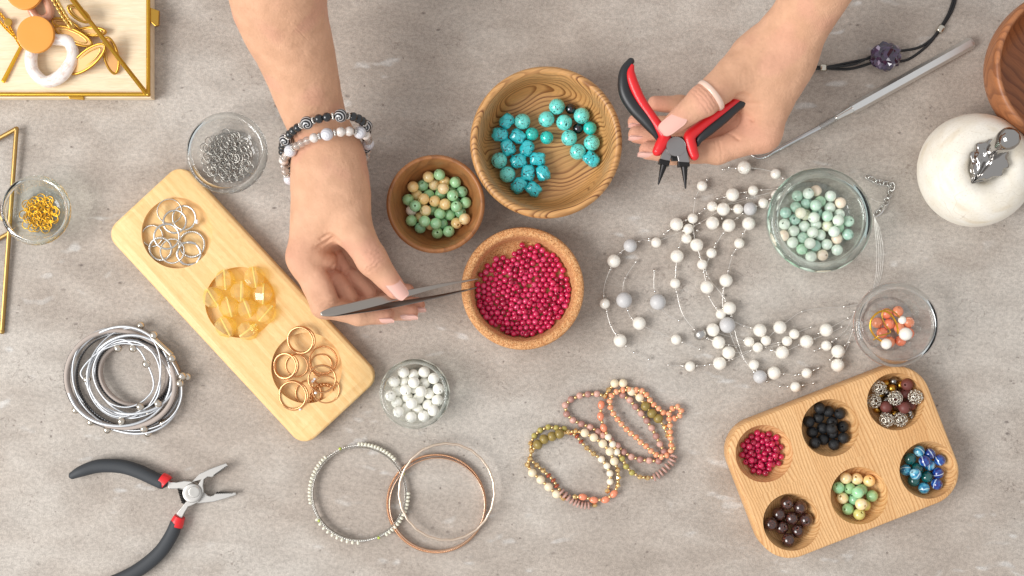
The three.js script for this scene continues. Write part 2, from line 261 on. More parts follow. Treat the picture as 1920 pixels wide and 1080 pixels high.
const bambooTex = tex(1024, 1024, (u, v) => {
  const strip = Math.floor(v * 40 + 0.25 * n2(u * 1.2, v * 3)), s = n2(strip * 7.3, 2) , fib = fbm2(u * 7, v * 420, 3), fine = n2(u * 30, v * 1300), node = sm(0.55, 0.8, n2(u * 9 + strip * 3.1, strip * 5.7)), dash = sm(0.45, 0.75, n2(u * 26 + 7, v * 560));
  let c = mix3(rgb(232, 188, 124), rgb(244, 210, 152), 0.5 + 0.5 * s); c = mix3(c, rgb(216, 160, 94), 0.5 * sm(0.05, 0.55, fib) + 0.18 * dash); c = mix3(c, rgb(244, 208, 150), 0.3 * sm(0.1, 0.5, -fib)); c = mix3(c, rgb(206, 148, 86), 0.12 * node);
  return c.map(q => q * (1 + 0.03 * fine));
}, true, true);
const trayTex = tex(1024, 1024, (u, v) => {
  const st = v * 13 + 0.05 * n2(u * 2, v * 2), strip = Math.floor(st), e = st - strip, s = n2(strip * 5.1, 8), r = v * 62 + 0.9 * n2(u * 2.2 + strip * 9, v * 6) + strip * 0.37, ring = r - Math.floor(r), fib = fbm2(u * 14, v * 620, 3), pore = sm(0.5, 0.8, n2(u * 90, v * 700));
  let c = mix3(rgb(214, 164, 108), rgb(234, 190, 136), 0.5 + 0.5 * s); c = mix3(c, rgb(176, 118, 66), 0.55 * sm(0.45, 0.95, ring)); c = mix3(c, rgb(170, 112, 64), 0.5 * pore); return c.map(q => q * (1 + 0.13 * fib));
}, true, true);
const bambooC = at(454, 572, 0.014), bambooAng = Math.atan2(700 - 315, 703 - 340) - 0.0; // long axis
const BDIR = V(Math.cos(0.8227), 0, Math.sin(0.8227)), BT = 0.014, BD = 0.0055;
const bambooWells = [[332, 437], [451, 567], [575, 690]];
{
  const a = 0.8227, k = (px, py) => { const p = at(px, py, BT).sub(bambooC); return [p.x * Math.cos(a) + p.z * Math.sin(a), -p.x * Math.sin(a) + p.z * Math.cos(a)]; };
  const cut = new THREE.CylinderGeometry(len(67, BT), len(67, BT) - 0.0004, 0.02, 96); cut.translate(0, 0.01 - BD, 0);
  const g = planarUV(board(len(275, BT), len(98, BT), len(30, BT), BT, 0.0022, bambooWells.map(p => k(...p)), cut), 0.12, 0);
  const o = lone('bamboo_board', g, phys({ map: bambooTex, roughness: 0.5, clearcoat: 0.1, clearcoatRoughness: 0.4 }), 'long pale bamboo serving board with three round recesses of jewellery', 'serving board');
  o.position.set(bambooC.x, 0.0004, bambooC.z); o.rotation.y = -a;
}
const trayT = 0.024, trayA = -0.371, trayC = at(1582, 867, trayT);
const trayWell = [[0, -0.0185], [0.010, -0.0182], [0.0165, -0.0165], [0.0205, -0.0125], [0.0226, -0.007], [0.0236, 0]];
const TZ = zoom(1340, 670, 2.77), trayWells = [[257, 500], [600, 366], [940, 230], [400, 855], [750, 718], [1108, 585]].map(([x, y]) => TZ(x, y));
{
  const a = trayA, k = (px, py) => { const p = at(px, py, trayT).sub(trayC); return [p.x * Math.cos(a) + p.z * Math.sin(a), -p.x * Math.sin(a) + p.z * Math.cos(a)]; };
  const cut = lathe([...spline(trayWell.map(([r, y]) => [r + 0.0001, y]), 24), [0.0238, 0.006], [0.0001, 0.006]], 72);
  const g = planarUV(board(len(200, trayT), len(136, trayT), len(64, trayT), trayT, 0.003, trayWells.map(p => k(...p)), mergeVertices(cut)), 0.16, Math.PI / 2, 0.55);
  const o = lone('wooden_tray', g, phys({ map: trayTex, roughness: 0.55, clearcoat: 0.06, clearcoatRoughness: 0.4 }), 'rounded wooden sorting tray with six round wells of beads', 'tray');
  o.position.set(trayC.x, 0.0004, trayC.z); o.rotation.y = -a;
}
const wellOf = i => { const c = at(...trayWells[i], trayT); c.y = 0.0004; return { c, prof: spline(trayWell, 16).map(([r, y], k) => [k ? r : 0, y + trayT]), floor: trayT - 0.0185 }; };
// ---------------------------------------------------------------- bead stock
const G = { bead: beadGeo(0.12), small: beadGeo(0.17, 14, 9), big: beadGeo(0.1, 28, 18), noHole: new THREE.SphereGeometry(1, 24, 16) };
const beadFine = beadGeo(0.09, 24, 16);
const beadGeoWide = beadGeo(0.3, 18, 10);
const gem = (c, o = {}) => phys({ color: c, roughness: 0.22, clearcoat: 0.7, clearcoatRoughness: 0.08, ...o });
const stoneTex = (base, alt, seed, amt = 0.6, f = 1.3) => ballTex(128, 64, (x, y, z) => { const n = fbm3(x * f + seed, y * f, z * f, 4); return mix3(base, alt, clamp(0.5 + amt * n * 1.6)).map(q => q * (1 + 0.04 * n3(x * 9 + seed, y * 9, z * 9))); });
const stone = (a, b, seed, o = {}) => phys({ map: stoneTex(a, b, seed), roughness: 0.25, clearcoat: 0.7, clearcoatRoughness: 0.08, ...o });
const veins = (seed, dense, base, alt, vein) => ballTex(256, 128, (x, y, z) => {
  const wx = x + 0.3 * n3(x * 2 + seed, y * 2, z * 2), wy = y + 0.3 * n3(x * 2, y * 2 + seed, z * 2), wz = z + 0.3 * n3(x * 2, y * 2, z * 2 + seed);
  const a = Math.abs(n3(wx * 0.9 + seed, wy * 0.9, wz * 0.9)), b = Math.abs(n3(wx * 1.9 + 7 + seed, wy * 1.9, wz * 1.9)), m = sm(-0.25, 0.35, n3(x * 1.1, y * 1.1 + seed, z * 1.1) + dense);
  const v = Math.max(sm(0.085, 0.03, a), 0.5 * sm(0.12, 0.05, b) * m); return mix3(mix3(base, alt, 0.5 + 0.5 * fbm3(x * 2.4, y * 2.4, z * 2.4 + seed)), vein, v * 0.92);
});
const turqMats = [0, 1, 2, 3].map(i => phys({ map: veins(i * 5.3 + 1, [-0.7, -0.45, -0.15, 0.2][i], rgb(104, 222, 216), rgb(128, 234, 224), rgb(44, 50, 42)), roughness: 0.2, clearcoat: 0.8, clearcoatRoughness: 0.06 }));
const turqDeep = [0, 1].map(i => phys({ map: veins(i * 7.7 + 31, -0.1, rgb(34, 196, 188), rgb(62, 214, 202), rgb(26, 52, 50)), roughness: 0.22, clearcoat: 0.8, clearcoatRoughness: 0.06 }));
const nuggetMats = [0, 1].map(i => phys({ map: veins(i * 9.1 + 63, -0.7, rgb(40, 190, 202), rgb(70, 214, 220), rgb(18, 30, 34)), roughness: 0.2, clearcoat: 0.9, clearcoatRoughness: 0.05 }));
const hematite = metal(hex('#55565a'), 0.16);
{ // turquoise bowl
  const Z = zoom(860, 100, 3.374), list = [];
  const put = (a, r, k) => a.forEach(([x, y]) => list.push([...Z(x, y), r, k, true]));
  put([[624, 328], [556, 414], [670, 436], [792, 388], [718, 535], [860, 556], [775, 622], [390, 444], [240, 674], [281, 767]], 15.3, 'round');
  put([[850, 465], [461, 509], [558, 532]], 12.8, 'deep'); put([[721, 341], [770, 472]], 10, 'hem');
  put([[295, 428], [257, 518], [362, 538], [299, 589], [428, 597], [383, 687], [499, 673], [424, 762], [532, 752], [380, 838], [470, 870], [853, 664]], 14.2, 'nugget');
  const nugGeo = [0, 1, 2, 3].map(s => { // tumbled pillow-like nuggets
    const g = beadGeo(0.1, 26, 18), p = g.attributes.position;
    for (let i = 0; i < p.count; i++) { const v = V(p.getX(i), p.getY(i), p.getZ(i)), l = v.length(); if (l < 0.2) continue; const e = 3.5, q = Math.pow(Math.abs(v.x / l) ** e + Math.abs(v.y / l) ** e + Math.abs(v.z / l) ** e, -1 / e), k = q * (1 + 0.11 * n3(v.x * 1.3 + s * 9, v.y * 1.5, v.z * 1.5) - 0.07 * sm(0.2, 0.7, n3(v.x * 1.9, v.y * 1.9 + s * 5, v.z * 1.9))); p.setXYZ(i, v.x * k * (s % 2 ? 1.05 : 0.92), v.y * k * (s % 2 ? 0.86 : 1.08), v.z * k * 0.84); }
    g.computeVertexNormals(); const n = g.attributes.normal, R = 21; // close the seam
    for (let j = 0; j < R; j++) { const a = j, b = 26 * R + j; if (b >= n.count) break; const m = V(n.getX(a) + n.getX(b), n.getY(a) + n.getY(b), n.getZ(a) + n.getZ(b)).normalize(); n.setXYZ(a, m.x, m.y, m.z); n.setXYZ(b, m.x, m.y, m.z); }
    return g;
  });
  pour(list, turqBowl, (b, i) => {
    if (b.kind === 'round') { const k = [0, 1, 1, 3, 2, 1, 0, 1, 3, 2][i] ?? 1, w = ['almost plain', 'sparsely veined', 'dark veined', 'densely crackled'][k]; looseBead(b, G.big, turqMats[k], 'turquoise_bead', `${w} large round light turquoise bead in the striped bowl`, 'bead', `${w} round turquoise beads`); }
    else if (b.kind === 'deep') looseBead(b, G.bead, turqDeep[i % 2], 'turquoise_bead', 'smaller deep green turquoise round bead in the striped bowl', 'bead', 'deep turquoise beads');
    else if (b.kind === 'hem') looseBead(b, G.bead, hematite, 'hematite_bead', 'small shiny dark grey metallic bead among the turquoise beads', 'bead', 'dark metallic beads');
    else { const q = new THREE.Quaternion().setFromEuler(new THREE.Euler(1.57 + 0.35 * (rnd() - 0.5), 0.4 * (rnd() - 0.5), rnd() * 6.28, 'YXZ')); const m = looseBead(b, nugGeo[i % 4], nuggetMats[i % 2], 'turquoise_nugget', 'irregular pillow shaped turquoise nugget bead in the striped bowl', 'nugget bead', 'turquoise nuggets', new THREE.Quaternion().setFromAxisAngle(V(0, 1, 0), rnd() * 6.28).multiply(q)); m.scale.setScalar(b.r * 0.98); }
  });
}
// jade-like beads: green, deeper green, yellow, cream, white
const jade = {
  G: [stone(rgb(160, 218, 160), rgb(188, 232, 180), 1), stone(rgb(150, 212, 158), rgb(184, 230, 180), 2)], g: [stone(rgb(150, 196, 138), rgb(178, 214, 158), 3), stone(rgb(132, 188, 142), rgb(164, 210, 166), 4)],
  Y: [stone(rgb(250, 204, 130), rgb(254, 226, 166), 5), stone(rgb(248, 210, 140), rgb(253, 230, 172), 6)], y: [stone(rgb(206, 200, 112), rgb(224, 214, 138), 7)], C: [stone(rgb(250, 216, 150), rgb(254, 234, 192), 8)], W: [stone(rgb(244, 228, 208), rgb(250, 238, 222), 9)],
};
const jadeWord = { G: 'pale green', g: 'darker mossy green', Y: 'honey yellow', y: 'yellowish olive green', C: 'light cream yellow', W: 'off white' };
const jadeMake = (name, where, group) => (b, i) => { const a = jade[b.kind]; looseBead(b, G.bead, a[i % a.length], name, `${jadeWord[b.kind]} polished round stone bead ${where}`, 'bead', `${jadeWord[b.kind]} ${group}`); };
{
  const Z = zoom(700, 280, 2.7), L = [[328, 100, 'G'], [285, 137, 'Y'], [352, 140, 'Y', 1], [320, 162, 'C'], [413, 150, 'G'], [375, 180, 'C'], [194, 174, 'Y'], [251, 181, 'g', 1], [286, 208, 'G'], [211, 225, 'Y', 1], [425, 202, 'g', 1], [473, 209, 'g'], [342, 226, 'G'], [401, 232, 'G'], [165, 255, 'g', 1], [202, 278, 'G'], [254, 260, 'Y'], [445, 247, 'g', 1], [487, 266, 'G'], [312, 276, 'Y'], [369, 277, 'Y'], [425, 282, 'G'], [230, 295, 'y', 1], [345, 300, 'Y', 1], [172, 315, 'W', 1], [213, 335, 'Y'], [269, 321, 'C'], [325, 334, 'G'], [383, 331, 'G'], [458, 315, 'g', 1], [418, 360, 'Y', 1], [465, 366, 'C'], [168, 369, 'g'], [219, 397, 'g', 1], [259, 373, 'G'], [316, 387, 'G'], [381, 398, 'G'], [345, 375, 'g', 1], [295, 300, 'g', 1], [285, 425, 'Y', 1], [342, 435, 'g']];
  pour(L.map(([x, y, k, low]) => [...Z(x, y), 10.9, k, low]), jadeBowl, jadeMake('stone_bead', 'in the small brown bowl', 'beads in the small bowl'));
  const W = TZ, T = [[678, 633, 'C'], [733, 635, 'C'], [792, 637, 'Y'], [648, 686, 'G'], [695, 683, 'g', 1], [737, 697, 'G'], [773, 683, 'g', 1], [669, 728, 'C', 1], [803, 735, 'g'], [744, 757, 'C'], [706, 779, 'g', 1], [780, 785, 'y', 1], [739, 821, 'y'], [725, 735, 'g', 1]];
  pour(T.map(([x, y, k, low]) => [...W(x, y), 11.3, k, low]), wellOf(4), jadeMake('stone_bead', 'in a well of the tray', 'beads in the tray'));
}
{ // mint beads in the jar
  const mint = { g: [stone(rgb(178, 214, 192), rgb(206, 230, 210), 11), stone(rgb(172, 216, 180), rgb(200, 232, 202), 12), stone(rgb(164, 206, 188), rgb(196, 222, 206), 13)], w: [stone(rgb(222, 236, 218), rgb(236, 244, 230), 14), stone(rgb(214, 234, 218), rgb(238, 246, 232), 15)], y: [stone(rgb(236, 238, 208), rgb(246, 244, 222), 16)], p: [stone(rgb(246, 224, 198), rgb(250, 234, 214), 17)] };
  const word = { g: 'grey green', w: 'milky pale mint', y: 'ivory', p: 'pale peach' };
  const Z = zoom(1400, 290, 4.321), L = [[425, 357, 'g', 1], [508, 357, 'w'], [548, 320, 'p', 1], [667, 358, 'w'], [748, 413, 'p'], [342, 467, 'g'], [408, 430, 'g', 1], [440, 475, 'y'], [488, 412, 'g', 1], [568, 423, 'g'], [600, 385, 'g', 1], [667, 440, 'w', 1], [648, 478, 'g'], [745, 497, 'w', 1], [721, 536, 'w'], [816, 549, 'g'], [525, 508, 'w'], [405, 530, 'g', 1], [327, 558, 'w'], [332, 645, 'p'], [403, 617, 'w', 1], [475, 580, 'w', 1], [525, 608, 'w'], [590, 562, 'w', 1], [643, 591, 'y'], [715, 629, 'w'], [806, 644, 'g'], [462, 670, 'g', 1], [520, 700, 'w'], [608, 675, 'w'], [392, 710, 'w'], [466, 763, 'g'], [560, 735, 'g', 1], [666, 740, 'w'], [728, 690, 'p', 1], [727, 760, 'w', 1], [532, 813, 'w'], [614, 795, 'p', 1], [590, 495, 'g', 1], [480, 490, 'y', 1], [760, 590, 'g', 1]];
  pour(L.map(([x, y, k, low]) => [...Z(x, y), 10.9, k, low]), jarBowl, (b, i) => { const a = mint[b.kind]; looseBead(b, G.bead, a[i % a.length], 'mint_bead', `${word[b.kind]} polished stone bead in the thick glass jar`, 'bead', `${word[b.kind]} beads in the jar`); });
}
{ // plain pearls
  const Z = zoom(690, 650, 6.353), L = [[408, 308], [517, 311, 1], [640, 349], [762, 382], [333, 414], [440, 430, 1], [531, 440], [652, 488], [811, 503], [354, 515, 1], [272, 580], [455, 552], [592, 606], [728, 590, 1], [815, 644], [380, 620, 1], [330, 707], [478, 682], [655, 695, 1], [737, 755], [384, 820], [515, 860], [655, 843], [578, 778, 1], [465, 770, 1], [720, 470, 1], [520, 530, 1]];
  const m = phys({ color: hex('#f8f6ec'), roughness: 0.3, clearcoat: 0.6, clearcoatRoughness: 0.2 });
  pour(L.map(([x, y, low]) => [...Z(x, y), 10.9, 0, low]), pearlBowl, b => looseBead(b, beadFine, m, 'white_pearl', 'plain white drilled pearl bead in the little glass bowl', 'pearl', 'white pearls in the glass bowl'));
}
const crimson = [gem(hex('#c3194c'), { roughness: 0.2 }), gem(hex('#d2265a'), { roughness: 0.2 }), gem(hex('#a8123e'), { roughness: 0.2 }), gem(hex('#d83d6b'), { roughness: 0.2 })];
{ // crimson seed beads in the cork bowl: a ragged single layer with a few on top
  const r = rngOf(21), L = [], R = 5.55; let row = 0;
  for (let y = 455; y < 650; y += 8.9, row++) for (let x = 884 + (row % 2) * 5.2; x < 1085; x += 10.35) {
    const dx = (x - 981) / 93, dy = (y - 549) / 89, d = Math.hypot(dx, dy), a = Math.atan2(dy, dx), edge = 0.985 + 0.06 * Math.sin(a * 5 + 1) - (a < -1.75 && a > -2.75 ? 0.17 : 0) - (a > -1.2 && a < -0.65 ? 0.06 : 0);
    if (d < edge && r() > 0.028) L.push([x + (r() - 0.5) * 9, y + (r() - 0.5) * 9, R * (0.9 + 0.2 * r()), 0, true]);
  }
  while (L.length > 238) L.splice(Math.floor(r() * L.length), 1);
  pour(L, corkBowl, (b, i) => { const k = [0, 0, 1, 1, 2, 0, 1, 3][i % 8], w = ['crimson red', 'bright raspberry red', 'dark wine red', 'light pinkish red'][k]; looseBead(b, G.small, crimson[k], 'crimson_bead', `tiny glossy ${w} bead in the cork bowl`, 'bead', `${w} beads in the cork bowl`); });
  const C = TZ(250, 497), T = []; for (let i = 0; i < 54; i++) { const q = Math.sqrt((i + 0.5) / 54) * 42, a = i * 2.39996; T.push([C[0] + Math.cos(a) * q, C[1] + Math.sin(a) * q, 5.9 * (0.95 + 0.1 * r()), 0, i > 26]); }
  pour(T, wellOf(0), (b, i) => { const w = ['crimson red', 'bright raspberry red', 'dark wine red'][i % 3]; looseBead(b, G.small, crimson[i % 3], 'crimson_bead', `small glossy ${w} bead in a well of the wooden tray`, 'bead', `${w} beads in the tray`); });
}
{ // lava, brown wood, blue agate, mixed metal
  const lavaBump = ballTex(256, 128, (x, y, z) => { const a = n3(x * 7, y * 7, z * 7), b = n3(x * 15 + 3, y * 15, z * 15); const g = 0.75 - 0.6 * sm(0.25, 0.6, a) - 0.3 * sm(0.3, 0.7, b); return [g, g, g]; }, false);
  const lava = std({ color: hex('#1d1f22'), roughness: 0.36, bumpMap: lavaBump, bumpScale: 0.0004 });
  const low = new Set([1, 4, 7, 8, 11, 13, 14]);
  pour([[540, 278], [586, 294], [642, 298], [494, 342], [537, 328], [668, 362], [598, 368], [518, 382], [557, 368], [660, 418], [520, 432], [561, 420], [612, 448], [607, 400], [625, 335]].map(([x, y], i) => [...TZ(x, y), 10.8, 0, low.has(i)]), wellOf(1), b => looseBead(b, G.bead, lava, 'lava_bead', 'black pitted lava stone bead in a well of the tray', 'bead', 'lava beads'));
  const brownTex = s => ballTex(128, 96, (x, y, z) => { const k = fbm3(x * 1.2 + s, y * 7, z * 1.2, 4); return mix3(rgb(48, 27, 24), rgb(122, 68, 54), clamp(sm(0, 0.6, k) + 0.1)).map(q => q * (1 + 0.12 * n3(x * 3, y * 30, z * 3))); });
  const brown = [2, 9, 17].map(s => phys({ map: brownTex(s), roughness: 0.18, clearcoat: 1, clearcoatRoughness: 0.04 }));
  const Z4 = zoom(1360, 790, 4.154);
  pour([[463, 630], [570, 665], [420, 708, 1], [517, 775], [368, 795], [635, 780], [445, 835, 1], [565, 870, 1], [483, 922]].map(([x, y, l]) => [...Z4(x, y), 13.2, 0, l]), wellOf(3), (b, i) => looseBead(b, G.big, brown[(i + 1) % 3], 'brown_bead', 'glossy dark brown banded bead in a well of the tray', 'bead', 'dark brown beads'));
  const agate = (s, a, b) => phys({ map: ballTex(128, 96, (x, y, z) => { const h = y + 0.12 * n3(x + s, y, z), st = sm(0.1, 0.14, h) * (1 - sm(0.27, 0.31, h)); let c = mix3(a, b, clamp(0.5 + 0.9 * n3(x * 1.1 + s, y * 2.2, z * 1.1))); c = mix3(c, rgb(214, 232, 240), 0.9 * st); return mix3(c, rgb(190, 226, 236), 0.75 * sm(0.72, 0.97, Math.abs(h + 0.1))); }), roughness: 0.16, clearcoat: 1, clearcoatRoughness: 0.05 });
  const ag = { c: [agate(3, rgb(24, 108, 156), rgb(92, 182, 208)), agate(8, rgb(20, 88, 150), rgb(58, 156, 196))], b: [agate(13, rgb(18, 54, 140), rgb(28, 96, 176)), agate(19, rgb(30, 32, 118), rgb(22, 88, 168))] };
  const teal = phys({ color: hex('#0f6d6c'), roughness: 0.06, clearcoat: 1, transmission: 0.35, thickness: 0.004, ior: 1.5 }), facet = new THREE.IcosahedronGeometry(1, 1);
  pour([[1053, 487, 'c'], [1107, 507, 'b'], [1159, 524, 'b'], [1072, 553, 'b'], [983, 566, 'c'], [1134, 572, 'c'], [1037, 598, 'c'], [1168, 611, 'b'], [1080, 683, 'c'], [1147, 667, 'b'], [1015, 527, 't', 1], [1097, 620, 't', 1], [1030, 648, 't', 1], [1060, 600, 't', 1]].map(([x, y, k, l]) => [...TZ(x, y), k === 't' ? 12 : 10.8, k, l]), wellOf(5), (b, i) => b.kind === 't' ? looseBead(b, facet, teal, 'teal_crystal', 'faceted dark teal crystal bead among the blue beads', 'bead', 'teal crystals') :
    looseBead(b, G.bead, ag[b.kind][i % 2], 'agate_bead', b.kind === 'c' ? 'light blue banded bead in a well of the tray' : 'deep blue banded bead in a well of the tray', 'bead', b.kind === 'c' ? 'light blue agate beads' : 'deep blue agate beads'));
  // filigree balls of curled wire, gold and silver spacers, twisted nuggets, matte brown balls
  const curls = []; for (let i = 0; i < 44; i++) { const y = 1 - 2 * (i + 0.5) / 44, r0 = Math.sqrt(1 - y * y), a = i * 2.39996, d = V(r0 * Math.cos(a), y, r0 * Math.sin(a)), t = new THREE.TorusGeometry(0.2 + 0.05 * (i % 3), 0.058, 5, 12, i % 4 ? 6.2832 : 4.6); curls.push(placed(t, d.clone().multiplyScalar(0.96), turnTo(d, V(0, 0, 1)))); }
  const fil = joined(curls), filM = metal(hex('#e2dccf'), 0.3), matte = std({ color: hex('#6e3a33'), roughness: 0.5 });
  const twist = (() => { const g = new THREE.CylinderGeometry(0.6, 0.6, 2.2, 24, 22), p = g.attributes.position; for (let i = 0; i < p.count; i++) { const y = p.getY(i), a = Math.atan2(p.getZ(i), p.getX(i)), rr = Math.hypot(p.getX(i), p.getZ(i)), k = rr * (1 + 0.24 * Math.cos(3 * (a + y * 1.6))) * Math.sqrt(Math.max(0.12, 1 - (y / 1.15) ** 2)); p.setXYZ(i, k * Math.cos(a), y, k * Math.sin(a)); } g.computeVertexNormals(); return g; })();
  const Z3 = zoom(1580, 690, 4), put = []; const P = (a, r, k) => a.forEach(([x, y, l]) => put.push([...Z3(x, y), r, k, l]));
  P([[280, 125], [235, 245], [412, 258], [562, 210], [352, 412], [462, 405]], 13.4, 'fil'); P([[497, 110], [485, 165, 1], [473, 232, 1], [292, 322], [488, 322], [560, 303, 1]], 11.4, 'brown'); P([[328, 78, 1], [352, 145], [435, 105, 1], [230, 328, 1], [342, 300, 1], [397, 342], [295, 195, 1]], 7.6, 'gold'); P([[382, 92, 1], [345, 222, 1], [375, 185, 1], [270, 382, 1]], 8, 'silver'); P([[415, 165, 1], [550, 372], [520, 395, 1]], 8.4, 'twist');
  pour(put, wellOf(2), (b, i) => {
    if (b.kind === 'fil') looseBead(b, fil, filM, 'filigree_bead', 'silver openwork filigree ball in a well of the tray', 'bead', 'filigree balls');
    else if (b.kind === 'brown') looseBead(b, G.bead, matte, 'matte_bead', 'matte reddish brown round bead among the filigree balls', 'bead', 'matte brown beads');
    else if (b.kind === 'gold') looseBead(b, beadGeoWide, M.brass, 'gold_spacer', 'small antique gold round spacer among the filigree balls', 'bead', 'gold spacer beads');
    else if (b.kind === 'silver') looseBead(b, beadGeoWide, M.silverDark, 'silver_spacer', 'small dull silver round spacer among the filigree balls', 'bead', 'silver spacer beads');
    else { const m = looseBead(b, twist, M.silverDark, 'twisted_bead', 'twisted silver tube bead among the filigree balls', 'bead', 'twisted silver beads', turnTo(V(rnd() - 0.5, 0.1, rnd() - 0.5))); }
  });
}
{ // orange beads in the glass bowl
  const Z = zoom(1400, 500, 4.155), coral = [gem(hex('#f69a70')), gem(hex('#f58a66'))];
  pour([[1185, 345], [1095, 368, 1], [1020, 437], [1113, 445, 1], [1278, 440], [1060, 515, 1], [1205, 480, 1], [1290, 537], [1133, 595], [1210, 592]].map(([x, y, l]) => [...Z(x, y), 10.4, 0, true]), coralBowl, (b, i) => looseBead(b, G.bead, coral[i % 2], 'coral_bead', 'bright orange coral bead in the clear glass bowl', 'bead', 'orange coral beads'));
  const hoop = (pts, r, n = 60) => sweepPx(pts.map(([x, y, h]) => [...Z(x, y), h, r]), n, {}, 10), pearl = (x, y, r, h) => placed(G.noHole, at(...Z(x, y), h), undefined, len(r / 4.155, h));
  const a = thing('pearl_ring', 'open gold ring with two large pearls on the orange beads', 'ring', at(...Z(1060, 460), 0.014), 'gold pearl rings');
  part(a, 'band', hoop([[1180, 520, 0.02], [1165, 440, 0.023], [1110, 360, 0.025], [1040, 350, 0.025], [975, 405, 0.024], [965, 480, 0.023], [1000, 545, 0.022], [1050, 580, 0.02]], 1.9), M.gold); part(a, 'pearl', pearl(1238, 525, 52, 0.0235), M.pearl); part(a, 'pearl', pearl(1088, 602, 43, 0.0215), M.pearl);
  const b = thing('pearl_ring', 'thin bronze ring tipped with one small pearl on the orange beads', 'ring', at(...Z(1120, 420), 0.016), 'gold pearl rings');
  part(b, 'band', hoop([[1195, 402, 0.025], [1150, 355, 0.0275], [1085, 332, 0.0285], [1055, 375, 0.028], [1075, 445, 0.027], [1120, 505, 0.0265], [1090, 525, 0.026], [1030, 540, 0.025], [990, 570, 0.022]], 1.3), M.brass); part(b, 'pearl', pearl(1212, 416, 32, 0.0245), M.pearl);
}
{ // jump rings
  const r = rngOf(77), ring = (R, t) => new THREE.TorusGeometry(R, t, 8, 26, 6.2);
  const heap = (n, cx, cy, spread, R, wire, mat, vessel, name, label, group, layers) => {
    const g = ring(R, wire);
    for (let i = 0; i < n; i++) {
      const q = Math.sqrt((i + 0.5) / n) * spread * (0.92 + 0.16 * r()), a = i * 2.39996 + 0.5 * r(), k = Math.floor(r() * layers * (1.15 - q / spread)), h = vessel.floor + wire * 1.15 + k * wire * 1.9 + R * 0.16;
      const p = at(cx + Math.cos(a) * q, cy + Math.sin(a) * q, h), m = lone(name, g, mat, label, 'jump ring', group), tilt = (r() - 0.5) * (k ? 0.5 : 0.2);
      m.position.copy(p); m.rotation.set(Math.PI / 2 + tilt, (r() - 0.5) * 0.4, r() * 6.28, 'YXZ'); m.rotation.order = 'YXZ'; m.rotation.y = r() * 6.28;
    }
  };
  heap(96, 426, 294, 45, 0.0035, 0.00042, metal(hex('#b1ada6'), 0.16), silverBowl, 'jump_ring', 'tiny silver jump ring in the clear glass bowl', 'silver jump rings', 4);
  heap(50, 75, 401, 31, 0.0034, 0.00044, M.gold, goldBowl, 'jump_ring', 'tiny golden jump ring in the glass bowl', 'golden jump rings', 3);
}
// ---------------------------------------------------------------- finger rings and crystals on the bamboo board
const bandGeo = (R, w, t) => { const p = []; const n = 8; for (let i = 0; i <= n; i++) { const a = i / n * 2 * Math.PI; p.push([R + t * Math.cos(a) * 1, w * Math.sin(a)]); } return lathe(p, 64); };
const ropeGeo = (R, r, turns, strands = 2, n = 220, tr = null) => joined(Array.from({ length: strands }, (_, s) => { const pts = []; for (let i = 0; i < n; i++) { const a = i / n * 2 * Math.PI, b = a * turns + s * 2 * Math.PI / strands; pts.push([(R + r * Math.cos(b)) * Math.cos(a), r * Math.sin(b), (R + r * Math.cos(b)) * Math.sin(a), tr ?? r * 1.02]); } return sweep(pts, 7, { closed: true }); }));
const beadedGeo = (R, r, n) => { const s = new THREE.SphereGeometry(r, 8, 6), l = [bandGeo(R, r * 0.8, r * 0.5)]; for (let i = 0; i < n; i++) { const a = i / n * 2 * Math.PI; l.push(placed(s, V(R * Math.cos(a), 0, R * Math.sin(a)))); } return joined(l); };
